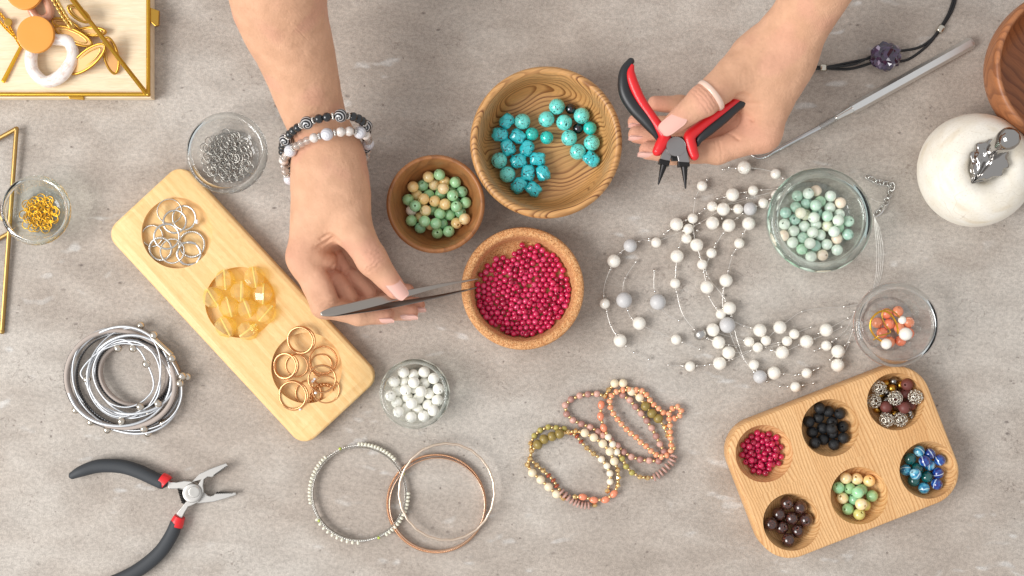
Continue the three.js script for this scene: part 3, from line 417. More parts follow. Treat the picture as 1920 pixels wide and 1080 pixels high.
function fingerRing(list, Z, group, labels, mat) {
  list.forEach(([x, y, r, kind, tx, tz, h, stone], i) => {
    const R = len(r, BT), p = at(...Z(x, y), h), g = thing('finger_ring', labels[i], 'ring', p, group), q = new THREE.Quaternion().setFromEuler(new THREE.Euler(tx, 0, tz));
    const W = 0.0011, add = (name, geo, m = mat) => { const o = mesh(geo, m); o.name = name; o.quaternion.copy(q); g.add(o); return o; };
    if (kind === 'plain') add('band', bandGeo(R - 0.0008, W, 0.0009)); if (kind === 'wide') add('band', bandGeo(R - 0.0006, W * 1.8, 0.0006));
    if (kind === 'thin') add('band', bandGeo(R - 0.0006, 0.0008, 0.00065)); if (kind === 'rope') add('band', ropeGeo(R - 0.0009, 0.00062, 22)); if (kind === 'fine') add('band', ropeGeo(R - 0.0006, 0.0004, 34));
    if (kind === 'beads') add('band', beadedGeo(R - 0.0008, 0.0009, 44)); if (kind === 'braid') add('band', ropeGeo(R - 0.0013, 0.0011, 13, 2, 260, 0.0006));
    if (kind === 'multi') for (const [dy, dr, a] of [[-0.0016, 0, 0.05], [0, 0.0002, -0.05], [0.0016, 0, 0.12]]) { const o = add('band', bandGeo(R - 0.0009 + dr, 0.0009, 0.00085)); o.position.set(dr * 3, dy, dr * 2).applyQuaternion(q); o.quaternion.multiply(new THREE.Quaternion().setFromEuler(new THREE.Euler(a * 0.6, 0, a))); }
    if (kind === 'bamboo') { const pts = []; for (let k = 0; k < 42; k++) { const a = k / 42 * 6.2832, f = (k % 6), e = f === 0 ? 0.62 : 1; pts.push([(R - 0.001) * Math.cos(a) / Math.cos(((k % 7) / 7 - 0.5) * 0.6), 0.0003 * Math.sin(a * 3), (R - 0.001) * Math.sin(a) / Math.cos(((k % 7) / 7 - 0.5) * 0.6), 0.0012 * e, 0.0011 * e]); } add('band', sweep(pts, 8, { closed: true })); }
    if (stone) for (const [a, s] of stone) { const o = add('stone', new THREE.OctahedronGeometry(s, 1), phys({ color: 0xffffff, roughness: 0.05, metalness: 0.4, clearcoat: 1 })); o.position.set((R + s * 0.5) * Math.cos(a), 0.0003, (R + s * 0.5) * Math.sin(a)).applyQuaternion(q); const b = add('setting', new THREE.CylinderGeometry(s * 0.9, s * 0.7, s * 1.6, 8)); b.position.set((R + s * 0.1) * Math.cos(a), 0.0001, (R + s * 0.1) * Math.sin(a)).applyQuaternion(q); b.quaternion.multiply(new THREE.Quaternion().setFromEuler(new THREE.Euler(0, 0, -Math.PI / 2)).premultiply(new THREE.Quaternion().setFromAxisAngle(V(0, 1, 0), -a))); }
  });
}
const RF = BT - BD + 0.0005; // floor of the recesses
fingerRing([[578, 432, 24, 'wide', 0.06, -0.06, RF + 0.0066, 0], [700, 487, 24, 'plain', 0.04, 0.1, RF + 0.0042, [[0.35, 0.0016], [0.22, 0.0013]]], [620, 520, 23, 'plain', -0.05, 0, RF + 0.0073, 0], [430, 640, 21.5, 'beads', 0.03, 0.02, RF + 0.0012, 0], [552, 645, 25, 'plain', 0.03, -0.03, RF + 0.0098, 0], [500, 750, 23, 'rope', 0.08, 0.05, RF + 0.0032, 0], [600, 768, 24, 'fine', -0.06, 0.05, RF + 0.0055, 0], [765, 710, 26, 'rope', 0.02, 0.03, RF + 0.0014, 0], [740, 790, 23.5, 'bamboo', 0.1, -0.04, RF + 0.0036, 0]],
  zoom(190, 300, 4.5), 'silver rings on the bamboo board', ['wide smooth silver band on top of the silver ring heap', 'plain silver ring with small square stones at its edge', 'slim plain silver band lying across two other silver rings', 'silver ring with beaded edge against the recess wall', 'polished plain silver band lying uppermost of the silver rings', 'thick twisted rope silver ring lying low in the heap', 'thin finely twisted silver ring in the middle of the heap', 'large twisted rope silver ring on the recess floor', 'angular silver ring of bamboo like segments'], M.silver);
fingerRing([[362, 205, 26.5, 'multi', 0.1, 0.06, BT + 0.004, 0], [240, 415, 25, 'multi', -0.08, 0.2, RF + 0.0045, 0], [330, 412, 22.5, 'thin', 0.1, 0.12, RF + 0.0012, 0], [300, 652, 28, 'multi', 0.05, 0.04, RF + 0.006, [[1.1, 0.0013]]], [425, 638, 25.5, 'thin', 0.02, 0.03, RF + 0.0012, 0], [545, 368, 27, 'fine', 0.05, 0, RF + 0.003, 0], [525, 410, 22, 'thin', -0.1, 0.05, RF + 0.0012, 0], [535, 520, 27, 'plain', 0.03, -0.05, RF + 0.0098, [[2.0, 0.0014]]], [565, 605, 27, 'thin', 0.1, 0.05, RF + 0.0062, [[3.7, 0.0015], [3.9, 0.0014]]], [555, 675, 28, 'braid', -0.02, 0.06, RF + 0.003, 0]],
  zoom(480, 590, 4.32), 'gold rings on the bamboo board', ['stack of thin rose gold bands half out of the recess', 'wide rose gold ring of three bands tilted in the recess', 'thin rose gold band leaning under the tilted triple ring', 'triple banded rose gold ring with a tiny stone', 'plain thin rose gold band low between two stacks', 'finely twisted rose gold ring on the recess floor', 'very thin rose gold hoop under the twisted ring', 'polished rose gold ring with one stone, uppermost of the rings', 'slim rose gold ring with two sparkling stones', 'braided open rope rose gold ring hanging over the recess edge'], metal(hex('#dba878'), 0.24));
{ // yellow acrylic crystals
  const Z = zoom(340, 470, 5.686), amber = phys({ color: new THREE.Color(1, 0.9, 0.46), transmission: 0.78, roughness: 0.03, ior: 1.6, thickness: 0, specularIntensity: 1 }), holeM = std({ color: hex('#f4ead2'), roughness: 0.4 });
  const geos = [0, 1, 2].map(s => { const r = rngOf(s + 5), pts = []; const prof = [[0.3, -0.98], [0.78, -0.62], [1, -0.05], [0.84, 0.55], [0.3, 0.98]]; const l = prof.map(([a, b]) => [a, b]); const g = new THREE.LatheGeometry(l.map(p => new THREE.Vector2(p[0], p[1])), 7 + s % 2), p = g.attributes.position; for (let i = 0; i < p.count; i++) { const x = p.getX(i), y = p.getY(i), z = p.getZ(i), k = 1 + 0.09 * n3(x * 1.4 + s * 5, y * 1.4, z * 1.4); p.setXYZ(i, x * k, y * k, z * k); } const c1 = new THREE.CircleGeometry(0.3, 7 + s % 2); const f = g.toNonIndexed(); f.computeVertexNormals(); return f; });
  const tube = new THREE.CylinderGeometry(0.1, 0.1, 1.94, 10, 1, true);
  [[465, 310, 1.5], [780, 285, 1.4], [640, 430, 1.6], [875, 460, 1.6], [335, 500, 1.0], [510, 600, 1.3], [700, 610, 1.2], [900, 670, 2.3], [470, 810, 1.1], [710, 850, 2.5]].forEach(([x, y, a], i) => {
    const R = 0.0088, hz = RF + R * (i % 3 === 1 ? 1.05 : 0.86), o = thing('yellow_crystal', 'transparent yellow faceted acrylic bead in the middle recess', 'crystal bead', at(...Z(x, y), hz), 'yellow crystal beads');
    const q = new THREE.Quaternion().setFromAxisAngle(V(0, 1, 0), -a).multiply(new THREE.Quaternion().setFromAxisAngle(V(0, 0, 1), -Math.PI / 2)).multiply(new THREE.Quaternion().setFromAxisAngle(V(0, 1, 0), rnd() * 6));
    const b = mesh(geos[i % 3], amber); b.name = 'crystal'; b.scale.setScalar(R * (0.96 + 0.1 * rnd())); b.quaternion.copy(q); o.add(b);
    const t = mesh(tube, holeM); t.name = 'drill_hole'; t.scale.setScalar(R); t.quaternion.copy(q); o.add(t);
  });
}
// ---------------------------------------------------------------- bangles
const circ = (cx, cy, rx, ry, n, h, a, b, f) => Array.from({ length: n }, (_, i) => { const t = i / n * 2 * Math.PI, hh = typeof h === 'function' ? h(t) : h, p = at(cx, cy, hh); const k = f ? f(t) : 1; return [p.x + len(rx, hh) * k * Math.cos(t), p.y, p.z + len(ry, hh) * k * Math.sin(t), a, b ?? a]; });
{
  const Z = zoom(540, 800, 4.155), c1 = Z(553, 520), hh = 0.0046;
  const o = thing('bangle', 'thin silver bangle with four rows of cream beads', 'bangle', at(...c1), 'bangles'); o.position.y = 0.001;
  part(o, 'band', sweep(circ(...c1, 86.5, 86, 140, hh, 0.0004, 0.0022), 8, { closed: true, power: 2 }), metal(hex('#c3bfb8'), 0.25));
  part(o, 'wire', ropeWorld(c1, 89.5, 0.0004, hh), M.silver);
  const bead = placed(beadGeo(0.2, 14, 9, null, 0.72), V(0, 0, 0), undefined, 0.00178), cream = std({ color: hex('#e9e5d2'), roughness: 0.4 });
  for (const [a0, a1, n] of [[-90, -44, 13], [-133, -191, 15], [148, 91, 10], [0, 56, 14]]) for (let i = 0; i < n; i++) { const a = (a0 + (a1 - a0) * i / (n - 1)) * Math.PI / 180, p = at(c1[0] + 92.5 * Math.cos(a), c1[1] + 92.5 * Math.sin(a), hh); const m = part(o, 'bead', placed(bead, p, turnTo(V(-Math.sin(a), 0, Math.cos(a)))), cream); }
  for (const a of [-113, 146, 66, -24]) part(o, 'green_bead', placed(G.noHole, at(c1[0] + 91 * Math.cos(a * Math.PI / 180), c1[1] + 91 * Math.sin(a * Math.PI / 180), hh), undefined, 0.0013), gem(hex('#b9c94c')));
  const c2 = Z(1163, 605), t2 = Z(1155, 600);
  const r1 = thing('bangle', 'rose gold double bangle with braided outer edge', 'bangle', at(...c2), 'bangles');
  part(r1, 'smooth_band', sweep(circ(...c2, 89, 87, 140, 0.0036, 0.0006, 0.0026), 8, { closed: true, power: 2 }), M.rose);
  part(r1, 'braided_band', joined([0, 1, 2].map(s => sweep(circ(...t2, 92, 91.5, 420, t => 0.0036 + 0.0013 * Math.sin(t * 60 + s * 2.1), 0.0005, 0.0005, t => 1 + 0.012 * Math.cos(t * 60 + s * 2.1)), 6, { closed: true }))), M.roseDark);
  const c3 = Z(1235, 508); const r2 = lone('bangle', sweep(circ(...c3, 89, 90.5, 150, t => 0.0088 + 0.0015 * Math.cos(t + 1), 0.001, 0.001, t => 1 + 0.004 * Math.sin(t * 23) + 0.003 * n2(t * 3, 4)), 8, { closed: true }), metal(hex('#f0dcc8'), 0.3), 'single thin hammered pale rose gold bangle resting on another bangle', 'bangle', 'bangles');
}
function ropeWorld(c, r, rr, h) { return joined([0, 1].map(s => sweep(circ(...c, r, r, 360, t => h + rr * Math.sin(t * 70 + s * 3.14), rr, rr, t => 1 + 0.008 * Math.cos(t * 70 + s * 3.14)), 5, { closed: true }))); }
{ // wrapped silver bracelet
  const Z = zoom(80, 580, 4.155), o = thing('wrap_bracelet', 'coiled multi strand silver cord bracelet with round metal balls', 'bracelet', at(...Z(640, 540)));
  const suede = std({ color: hex('#b3a69d'), roughness: 0.85 }), cord = metal(hex('#d4d6d9'), 0.45), dark = metal(hex('#5a595a'), 0.4);
  const loop = (cx, cy, rx, ry, rot, h, a, b, n = 120, ph = 0, wob = 0.012) => { const pts = []; for (let i = 0; i < n; i++) { const t = i / n * 2 * Math.PI, k = 1 + wob * Math.sin(t * 2 + ph) + wob * 0.7 * Math.sin(t * 3 + ph * 2.3), x = rx * k * Math.cos(t), y = ry * k * Math.sin(t), X = cx + x * Math.cos(rot) - y * Math.sin(rot), Y = cy + x * Math.sin(rot) + y * Math.cos(rot), hh = h + 0.0022 * Math.sin(t * 2 + ph * 1.7), p = at(...Z(X, Y), hh); pts.push([p.x, p.y, p.z, a, b]); } return pts; };
  part(o, 'suede_band', sweep(loop(610, 545, 425, 375, 0.25, 0.0085, 0.0021, 0.0035, 120, 0.4), 8, { closed: true, power: 2 }), suede);
  part(o, 'suede_band', sweep(loop(715, 500, 262, 246, 0.3, 0.006, 0.0016, 0.0034, 120, 2), 8, { closed: true, power: 2 }), suede);
  const chainEdge = (args, s) => { const a = loop(...args), l = []; const N = a.length; for (let i = 0; i < N; i++) { const p = a[i], q = a[(i + 1) % N]; l.push(placed(new THREE.TorusGeometry(0.0011, 0.0004, 5, 8), V(p[0], p[1], p[2]), turnTo(V(q[0] - p[0], 0.0006 * (i % 2 ? 1 : -1), q[2] - p[2]), V(1, 0, 0)))); } return joined(l); };
  part(o, 'chain_edge', chainEdge([606, 548, 440, 388, 0.25, 0.0085, 0, 0, 230, 0.4]), dark, 'stuff'); part(o, 'chain_edge', chainEdge([715, 502, 290, 262, 0.3, 0.008, 0, 0, 170, 2]), dark, 'stuff'); part(o, 'chain_edge', chainEdge([650, 560, 395, 350, 0.5, 0.007, 0, 0, 210, 1.2]), dark, 'stuff');
  [[640, 560, 455, 388, 0.4, 0.006, 0.0], [650, 552, 440, 380, 0.55, 0.0105, 1.1], [655, 545, 425, 372, 0.5, 0.0035, 2.2], [690, 515, 345, 310, 0.2, 0.011, 3.1], [680, 545, 330, 300, 0.6, 0.0085, 4.0], [640, 500, 290, 345, 0.3, 0.012, 5.2], [700, 520, 310, 285, 0.9, 0.005, 0.7], [660, 580, 432, 372, 0.3, 0.0025, 5.9], [640, 535, 270, 300, 0.1, 0.0125, 1.9], [600, 530, 395, 395, 0.2, 0.0115, 2.8]].forEach(([cx, cy, rx, ry, rot, h, ph], i) => part(o, 'cord', sweep(loop(cx, cy, rx, ry, rot, h, i % 3 ? 0.00072 : 0.0011, 0.0008, 120, ph, 0.03), 8, { closed: true }), cord));
  for (const l of [[[300, 480], [420, 345], [587, 272], [705, 272], [840, 305], [905, 430], [915, 600], [870, 720], [760, 790], [615, 838], [480, 790], [385, 660], [330, 560]], [[740, 305], [800, 395], [860, 540], [850, 640], [760, 728], [640, 762], [510, 720], [420, 600], [395, 460], [460, 320], [610, 235]]]) part(o, 'cord', sweepPx(l.map(([x, y]) => [...Z(x, y), 0.0125, 1.7]), 110, { closed: true }, 8), cord);
  const ball = placed(G.noHole, V(0, 0, 0), undefined, 0.0034), ballM = metal(hex('#d3cabd'), 0.16);
  [[587, 303, 0.012], [705, 305, 0.012], [808, 425, 0.013], [345, 545, 0.011], [867, 200, 0.013], [1008, 382, 0.014], [1088, 520, 0.014], [1127, 525, 0.006], [1070, 575, 0.012], [900, 733, 0.012], [760, 757, 0.013], [615, 870, 0.012], [258, 783, 0.005], [505, 938, 0.006], [375, 877, 0.004], [790, 930, 0.011], [820, 965, 0.005], [935, 885, 0.005], [765, 125, 0.007], [830, 810, 0.006]].forEach(([x, y, h]) => part(o, 'metal_ball', placed(ball, at(...Z(x, y), h)), ballM));
  part(o, 'clasp', sweepPx([[...Z(870, 232), 0.011, 5.5], [...Z(1000, 350), 0.011, 5.5]], 4, {}, 16), metal(hex('#cdbfa9'), 0.25)); part(o, 'clasp', sweepPx([[...Z(1012, 385), 0.009, 4.8], [...Z(1058, 480), 0.008, 4.8]], 4, {}, 16), metal(hex('#a8937d'), 0.3));
  const stones = [], pl = spline([[800, 292], [880, 350], [950, 420], [1000, 520]], 40); pl.forEach(([x, y], i) => stones.push(placed(new THREE.OctahedronGeometry(0.0013, 1), at(...Z(x, y), 0.0098)))); part(o, 'rhinestone_row', joined(stones), phys({ color: hex('#eeeae6'), roughness: 0.1, metalness: 0.3, clearcoat: 1 }), 'stuff');
}
// ---------------------------------------------------------------- floating pearl necklace
{
  const A = zoom(1100, 280, 3.858), B = zoom(1100, 520, 4.5), C = zoom(1400, 500, 4.155), J = zoom(1400, 290, 4.321);
  const o = thing('pearl_necklace', 'many stranded illusion necklace of white pearls on fine wires', 'necklace', at(1400, 520));
  const drilled = beadGeo(0.09, 22, 14), RL = 12.6, RS = 9.9, seat = new Map();
  const pearl = (p, r, k) => { const R = len(r, 0.005), c = at(...p, R + 0.0002); part(o, k === 'g' ? 'glitter_ball' : k === 's' ? 'silver_ball' : 'pearl', placed(k ? G.noHole : drilled, c, k ? undefined : turnTo(V(rnd() - 0.5, 0.12 * (rnd() - 0.5), rnd() - 0.5)), R), k === 'g' ? glitter : k === 's' ? M.satin : M.pearl); return [p[0], p[1], R]; };
  const glTex = tex(256, 128, (u, v) => { const g = 0.84 + 0.16 * Math.sin(u * 913 + 7 * n2(u * 90, v * 60)) * n2(u * 120, v * 60); return [g, g, g * 1.01]; }), glBump = gray(256, 128, (u, v) => 0.5 + 0.5 * n2(u * 130, v * 65));
  const glitter = std({ color: hex('#efedea'), map: glTex, bumpMap: glBump, bumpScale: 0.00005, metalness: 0.0, roughness: 0.4 });
  const all = [];
  for (const [Z, L, r, k] of [
    [A, [[1140, 132], [1055, 328], [988, 433], [650, 542], [910, 533], [1028, 550], [1172, 537], [796, 692], [654, 773], [197, 808], [870, 997], [1008, 948]], RL],
    [A, [[1367, 178], [835, 265], [1204, 298], [908, 413], [1095, 432], [767, 500], [735, 575], [722, 645], [1277, 390], [503, 674], [903, 750], [1104, 680], [836, 833], [640, 970], [1372, 332]], RS], [A, [[315, 697], [1182, 430]], RL, 'g'],
    [B, [[443, 388], [282, 533], [1205, 260], [1065, 443], [1113, 550], [1198, 636], [1122, 725], [1462, 447], [1630, 422], [1650, 635], [1580, 807]], RL], [B, [[153, 222], [755, 525], [1132, 310], [873, 752], [1370, 543], [1512, 533], [1443, 592], [1690, 538], [1411, 738]], RS],
    [B, [[316, 192], [601, 208], [1187, 403]], 15, 'g'], [B, [[958, 480]], 11.8, 's'], [B, [[1463, 840]], 12.8, 'g'],
    [C, [[620, 494], [466, 584], [711, 660], [708, 768]], RL], [C, [[370, 525], [620, 615], [468, 830], [380, 937]], RS]]) L.forEach(([x, y]) => all.push(pearl(Z(x, y), r, k)));
  const a = (...p) => A(...p), b = (...p) => B(...p), c = (...p) => C(...p);
  const strands = [
    [a(1460, 262), a(1380, 285), a(1204, 298), a(1055, 328), a(950, 358)], [a(1440, 270), a(1090, 385), a(908, 413), a(767, 490), a(650, 542), a(560, 612)], [a(700, 590), a(503, 664), a(400, 655), a(315, 697), a(240, 750), a(197, 808), a(135, 960), a(122, 1060), b(153, 222), b(200, 400), b(282, 533), b(400, 635), b(525, 690)],
    [a(1440, 290), a(1277, 390), a(1182, 430), a(1095, 432), a(988, 433), a(815, 535), a(735, 575), a(722, 645)], [a(870, 220), a(835, 265), a(788, 350), a(770, 500), a(780, 640), a(796, 692), a(836, 833), a(870, 997), b(1040, 180), b(1132, 310), b(1240, 370), b(1330, 410), b(1462, 447)],
    [a(735, 575), a(675, 680), a(654, 773), a(640, 970), b(760, 130), b(810, 310), b(910, 440), b(958, 480), b(1030, 520), b(1113, 550), b(1200, 570), b(1370, 583), b(1512, 588), b(1620, 570)], [a(1130, 465), a(1028, 550), a(940, 680), a(903, 750), a(865, 890), a(985, 1060), b(1205, 260), b(1230, 360), b(1268, 520), b(1330, 690), b(1411, 800)],
    [a(1172, 537), a(1135, 610), a(1104, 680), a(1050, 780), a(1008, 948), b(1152, 120), b(1150, 260), b(1187, 403), b(1260, 590), b(1370, 750), b(1463, 840)], [a(355, 815), a(280, 930), b(305, 100), b(316, 192), b(370, 335), b(443, 388), b(580, 460), b(755, 525), b(850, 565), b(955, 605)],
    [a(490, 875), a(487, 1000), b(601, 208), b(680, 315), b(780, 365)], [b(690, 738), b(800, 745), b(873, 752), b(1000, 742), b(1122, 725), b(1230, 690), b(1443, 592), b(1512, 533), b(1560, 480), c(258, 470), c(310, 430), c(430, 350), c(600, 322), c(760, 312), c(880, 285), c(960, 190)], [b(1198, 636), b(1330, 630), c(90, 625), c(312, 577), c(370, 525), c(500, 470)],
    [c(57, 765), c(105, 860)], [c(110, 850), c(212, 828), c(380, 845), c(468, 830), c(560, 790)], [c(160, 895), c(262, 932), c(380, 937), c(520, 908)], [b(1065, 443), b(1140, 480), b(1330, 530), b(1370, 543)], [c(190, 650), c(276, 668), c(466, 584), c(640, 520), c(740, 470)], [c(530, 655), c(620, 615), c(700, 560), c(780, 480), c(840, 350)],
    [c(650, 725), c(711, 660), c(780, 600), c(830, 490)], [c(708, 768), c(745, 710), c(800, 590)], [a(985, 145), a(1140, 132), a(1300, 150), a(1367, 178), a(1450, 225)], [a(1440, 275), a(1330, 315), a(1160, 350), a(1000, 400)], [c(560, 520), c(620, 494), c(680, 460), c(790, 400)]];
  const wires = [], crimps = []; const dot = new THREE.IcosahedronGeometry(1, 1);
  strands.forEach((s, i) => {
    const pts = spline(s.map(([x, y]) => { const near = all.find(q => Math.hypot(q[0] - x, q[1] - y) < 4), h = near ? near[2] : 0.0035; const p = at(x, y, h); return [p.x, p.y, p.z, 0.00023]; }), s.length * 9); wires.push(sweep(pts, 5));
    s.forEach(([x, y], k) => { const near = all.find(q => Math.hypot(q[0] - x, q[1] - y) < 4); if (near) { for (const e of [-1, 1]) { const q = s[k + e]; if (!q || (k * 3 + i + e) % 4 === 0) continue; const d = Math.hypot(q[0] - x, q[1] - y), t = (near[2] / S + 3.2 + ((k + i) % 3) * 1.4) / d; if (t < 0.9) crimps.push(placed(dot, at(mix(x, q[0], t), mix(y, q[1], t), 0.0044), undefined, 0.0013)); } } else if (k === 0 || k === s.length - 1 || (k + i) % 2) crimps.push(placed(dot, at(x, y, 0.0032), undefined, 0.00125)); });
  });
  for (const q of [[947, 357], [785, 352], [587, 590], [452, 645], [245, 747], [355, 815], [490, 878], [648, 850], [645, 873], [815, 775], [858, 877], [870, 920], [933, 678], [930, 700], [1132, 610], [1053, 765], [990, 1005], [978, 500], [1090, 495], [1150, 315], [855, 428], [818, 533], [800, 587], [1030, 130]]) crimps.push(placed(dot, at(...A(...q), 0.0034), undefined, 0.0013));
  for (let k = 0; k < 4; k++) wires.push(sweepPx([[1640, 408, 0.004, 0.3], [1641 + k * 3, 432, 0.003, 0.3], [1644 + k * 4, 478, 0.002, 0.3], [1640 + k * 2.6, 530, 0.0015, 0.3], [1618 - k * 2, 590, 0.0015, 0.42], [1598 - k * 5, 622 + k * 3, 0.002, 0.42]], 40, {}, 5));
  wires.push(sweepPx([[1633, 372, 0.004, 0.42], [1645, 378, 0.004, 0.42], [1658, 380, 0.003, 0.42]], 12, {}, 5));
  part(o, 'wire', joined(wires), metal(hex('#ece8e2'), 0.35), 'stuff'); part(o, 'crimp_bead', joined(crimps), metal(hex('#ddd8d2'), 0.22), 'stuff');
  const link = new THREE.TorusGeometry(0.0027, 0.00042, 6, 16), path = spline([[990, 185], [1040, 212], [1090, 228], [1140, 238], [1178, 250], [1165, 300], [1140, 350], [1125, 400], [1095, 440], [1060, 475]], 15);
  path.forEach(([x, y], i) => { const q = path[Math.min(i + 1, path.length - 1)], p = path[Math.max(i - 1, 0)], an = Math.atan2(q[1] - p[1], q[0] - p[0]); const g = link.clone(); g.scale(1.25, 0.85, 1); part(o, 'chain_link', placed(g, at(...J(x, y), 0.0012 + (i % 2) * 0.0007), new THREE.Quaternion().setFromEuler(new THREE.Euler(Math.PI / 2 + (i % 2 ? 0.5 : -0.35), 0, 0)).premultiply(new THREE.Quaternion().setFromAxisAngle(V(0, 1, 0), -an))), M.silver); });
  part(o, 'lobster_clasp', sweepPx([[1659, 385, 0.003, 1.6], [1655, 395, 0.003, 2.6], [1650, 401, 0.003, 2.4], [1642, 406, 0.003, 1.2], [1638, 402, 0.003, 0.9], [1643, 394, 0.003, 1]], 24, {}, 10), M.silver);
}
// ---------------------------------------------------------------- bead wrap bracelet
{
  const Z = zoom(960, 690, 3.858), o = thing('bead_wrap_bracelet', 'long tangled wrap bracelet of coral, mauve, cream, olive and gold beads', 'bracelet', at(...Z(680, 550)));
  const mats = { M: [stone(rgb(186, 140, 128), rgb(170, 124, 114), 41, { roughness: 0.45, clearcoat: 0.1 }), stone(rgb(200, 150, 134), rgb(222, 180, 166), 42, { roughness: 0.45, clearcoat: 0.1 })], C: [stone(rgb(240, 220, 184), rgb(246, 230, 202), 43, { roughness: 0.45, clearcoat: 0.15 })], O: [gem(hex('#ef9f77'), { roughness: 0.4, clearcoat: 0.2 }), gem(hex('#f2ab84'), { roughness: 0.4, clearcoat: 0.2 })], P: [stone(rgb(236, 134, 98), rgb(244, 156, 120), 44)], V: [stone(rgb(138, 118, 58), rgb(158, 136, 74), 45, { roughness: 0.4, clearcoat: 0.2 })], v: [stone(rgb(170, 158, 80), rgb(186, 172, 96), 46, { roughness: 0.4, clearcoat: 0.2 })], K: [metal(hex('#f0d096'), 0.3)], D: [stone(rgb(184, 142, 130), rgb(200, 160, 146), 47, { roughness: 0.5, clearcoat: 0 })], R: [gem(hex('#a2431f'))], w: [stone(rgb(242, 228, 204), rgb(246, 236, 218), 48, { roughness: 0.4, clearcoat: 0.2 })] };
  const nuggetGeo = new THREE.IcosahedronGeometry(1, 0), spec = { M: [25, 1, 'mauve_bead'], C: [31.5, 1, 'cream_bead'], O: [22.5, 0.84, 'peach_bead'], P: [25, 1.32, 'coral_bead'], V: [36, 0.95, 'olive_bead'], v: [22, 1, 'olive_bead'], K: [21.5, 1.05, 'gold_nugget'], D: [28, 0.24, 'mauve_disc'], R: [21, 0.6, 'red_rondelle'], w: [26, 1, 'cream_bead'] };
  const shapes = {}; for (const k in spec) shapes[k] = k === 'K' ? nuggetGeo : k === 'D' ? beadGeo(0.12, 20, 12, g => { const p = g.attributes.position; for (let i = 0; i < p.count; i++) { const y = p.getY(i); p.setY(i, Math.sign(y) * Math.min(Math.abs(y), 0.24)); } g.computeVertexNormals(); }) : beadGeo(0.14, 18, 12, null, spec[k][1]);
  const spacers = [], dot = beadGeo(0.3, 10, 6), threads = [];
  const run = (kindAll, pts, h = 0, closed = false) => {
    const L = pts.map(([x, y, k]) => [...Z(x, y), k ?? kindAll]);
    L.forEach(([x, y, k], i) => {
      const [r, , name] = spec[k], R = len(r / 3.858, 0.006), a = L[Math.max(0, i - 1)], b = L[Math.min(L.length - 1, i + 1)], dir = V(b[0] - a[0], (rnd() - 0.5) * 4, b[1] - a[1]).normalize(), hh = R + 0.0002 + h;
      part(o, name, placed(shapes[k], at(x, y, hh), turnTo(dir).multiply(new THREE.Quaternion().setFromAxisAngle(V(0, 1, 0), rnd() * 6)), R), mats[k][i % mats[k].length]);
      if (i < L.length - 1) { const q = L[i + 1], r2 = spec[q[2]][0] / 3.858 * (spec[q[2]][1]), r1 = r / 3.858 * spec[k][1], d = Math.hypot(q[0] - x, q[1] - y), gap = d - r1 - r2; if (gap > -2 && d < 34 && k !== 'D') { const t = (r1 + gap / 2) / d; spacers.push(placed(dot, at(mix(x, q[0], t), mix(y, q[1], t), 0.0036 + h), turnTo(V(q[0] - x, 0, q[1] - y)), 0.0014)); } }
    });
    threads.push(sweep(spline(L.map(([x, y]) => { const p = at(x, y, 0.0045 + h); return [p.x, p.y, p.z, 0.0002]; }), L.length * 4), 5));
  };
  run('M', [[673, 203, 'K'], [615, 187], [550, 190], [490, 200], [427, 227], [385, 268], [395, 333], [441, 378], [502, 405], [565, 428], [624, 459], [657, 487], [715, 522], [762, 562], [808, 608], [863, 643], [927, 663], [993, 670], [1060, 673]]);
  run('M', [[800, 197], [852, 232], [893, 280], [934, 328], [975, 380], [1010, 433], [1042, 492], [1070, 550], [1099, 605]]);
  run('O', [[1120, 632], [1082, 643], [1043, 628], [1005, 600], [970, 565], [930, 537], [898, 500], [860, 473], [828, 443], [792, 405], [763, 370], [733, 330], [712, 285], [707, 240], [720, 200], [755, 172], [803, 160], [850, 158], [900, 158], [940, 165], [973, 193], [998, 232], [1025, 265], [1060, 293], [1095, 323]], 0.0024);
  run('O', [[1177, 365], [1213, 345], [1225, 308], [1198, 280], [1160, 293], [1133, 330], [1138, 368], [1143, 415], [1145, 462], [1147, 508], [1152, 558], [1148, 600]], 0.002);
  run('C', [[672, 205, 'K'], [700, 158, 'K'], [743, 112], [803, 110], [865, 170], [924, 213], [967, 275, 'V'], [1013, 328, 'V'], [1058, 365, 'V'], [1103, 425, 'K'], [1125, 490, 'K'], [1165, 580, 'K']], 0.0005);
  run('P', [[645, 267], [640, 350], [663, 433], [696, 500, 'w'], [728, 552, 'w'], [758, 607, 'w'], [797, 655, 'v'], [825, 712, 'v'], [868, 757, 'v'], [925, 788, 'K'], [980, 795, 'K'], [1030, 790, 'D'], [1055, 775, 'D'], [1080, 758, 'D'], [1103, 737, 'D'], [1125, 712, 'D'], [1148, 690, 'D'], [1162, 665, 'D'], [1170, 640, 'D']], 0.002);
  run('v', [[140, 595, 'K'], [135, 545, 'K'], [162, 490], [205, 450], [262, 428], [320, 433], [378, 440], [430, 468, 'R'], [470, 493, 'R'], [500, 532, 'R'], [540, 578, 'K'], [590, 620, 'K'], [647, 660, 'w'], [687, 708, 'w'], [709, 762, 'w'], [710, 822, 'w'], [690, 890, 'K']]);
  run('V', [[110, 700, 'K'], [130, 655, 'K'], [142, 600, 'K'], [187, 553], [232, 515], [290, 495], [343, 477], [405, 465, 'K'], [460, 455, 'K'], [526, 470, 'C'], [592, 503, 'C'], [657, 548, 'C'], [708, 605, 'C'], [740, 675, 'C'], [765, 737, 'K'], [770, 793, 'K'], [765, 850, 'K'], [737, 910, 'P'], [676, 953, 'P'], [592, 955, 'P'], [512, 933, 'P'], [455, 933, 'K']], 0.002);
  run('C', [[112, 702, 'K'], [147, 758], [208, 808], [265, 860], [322, 912], [372, 942, 'K']]);
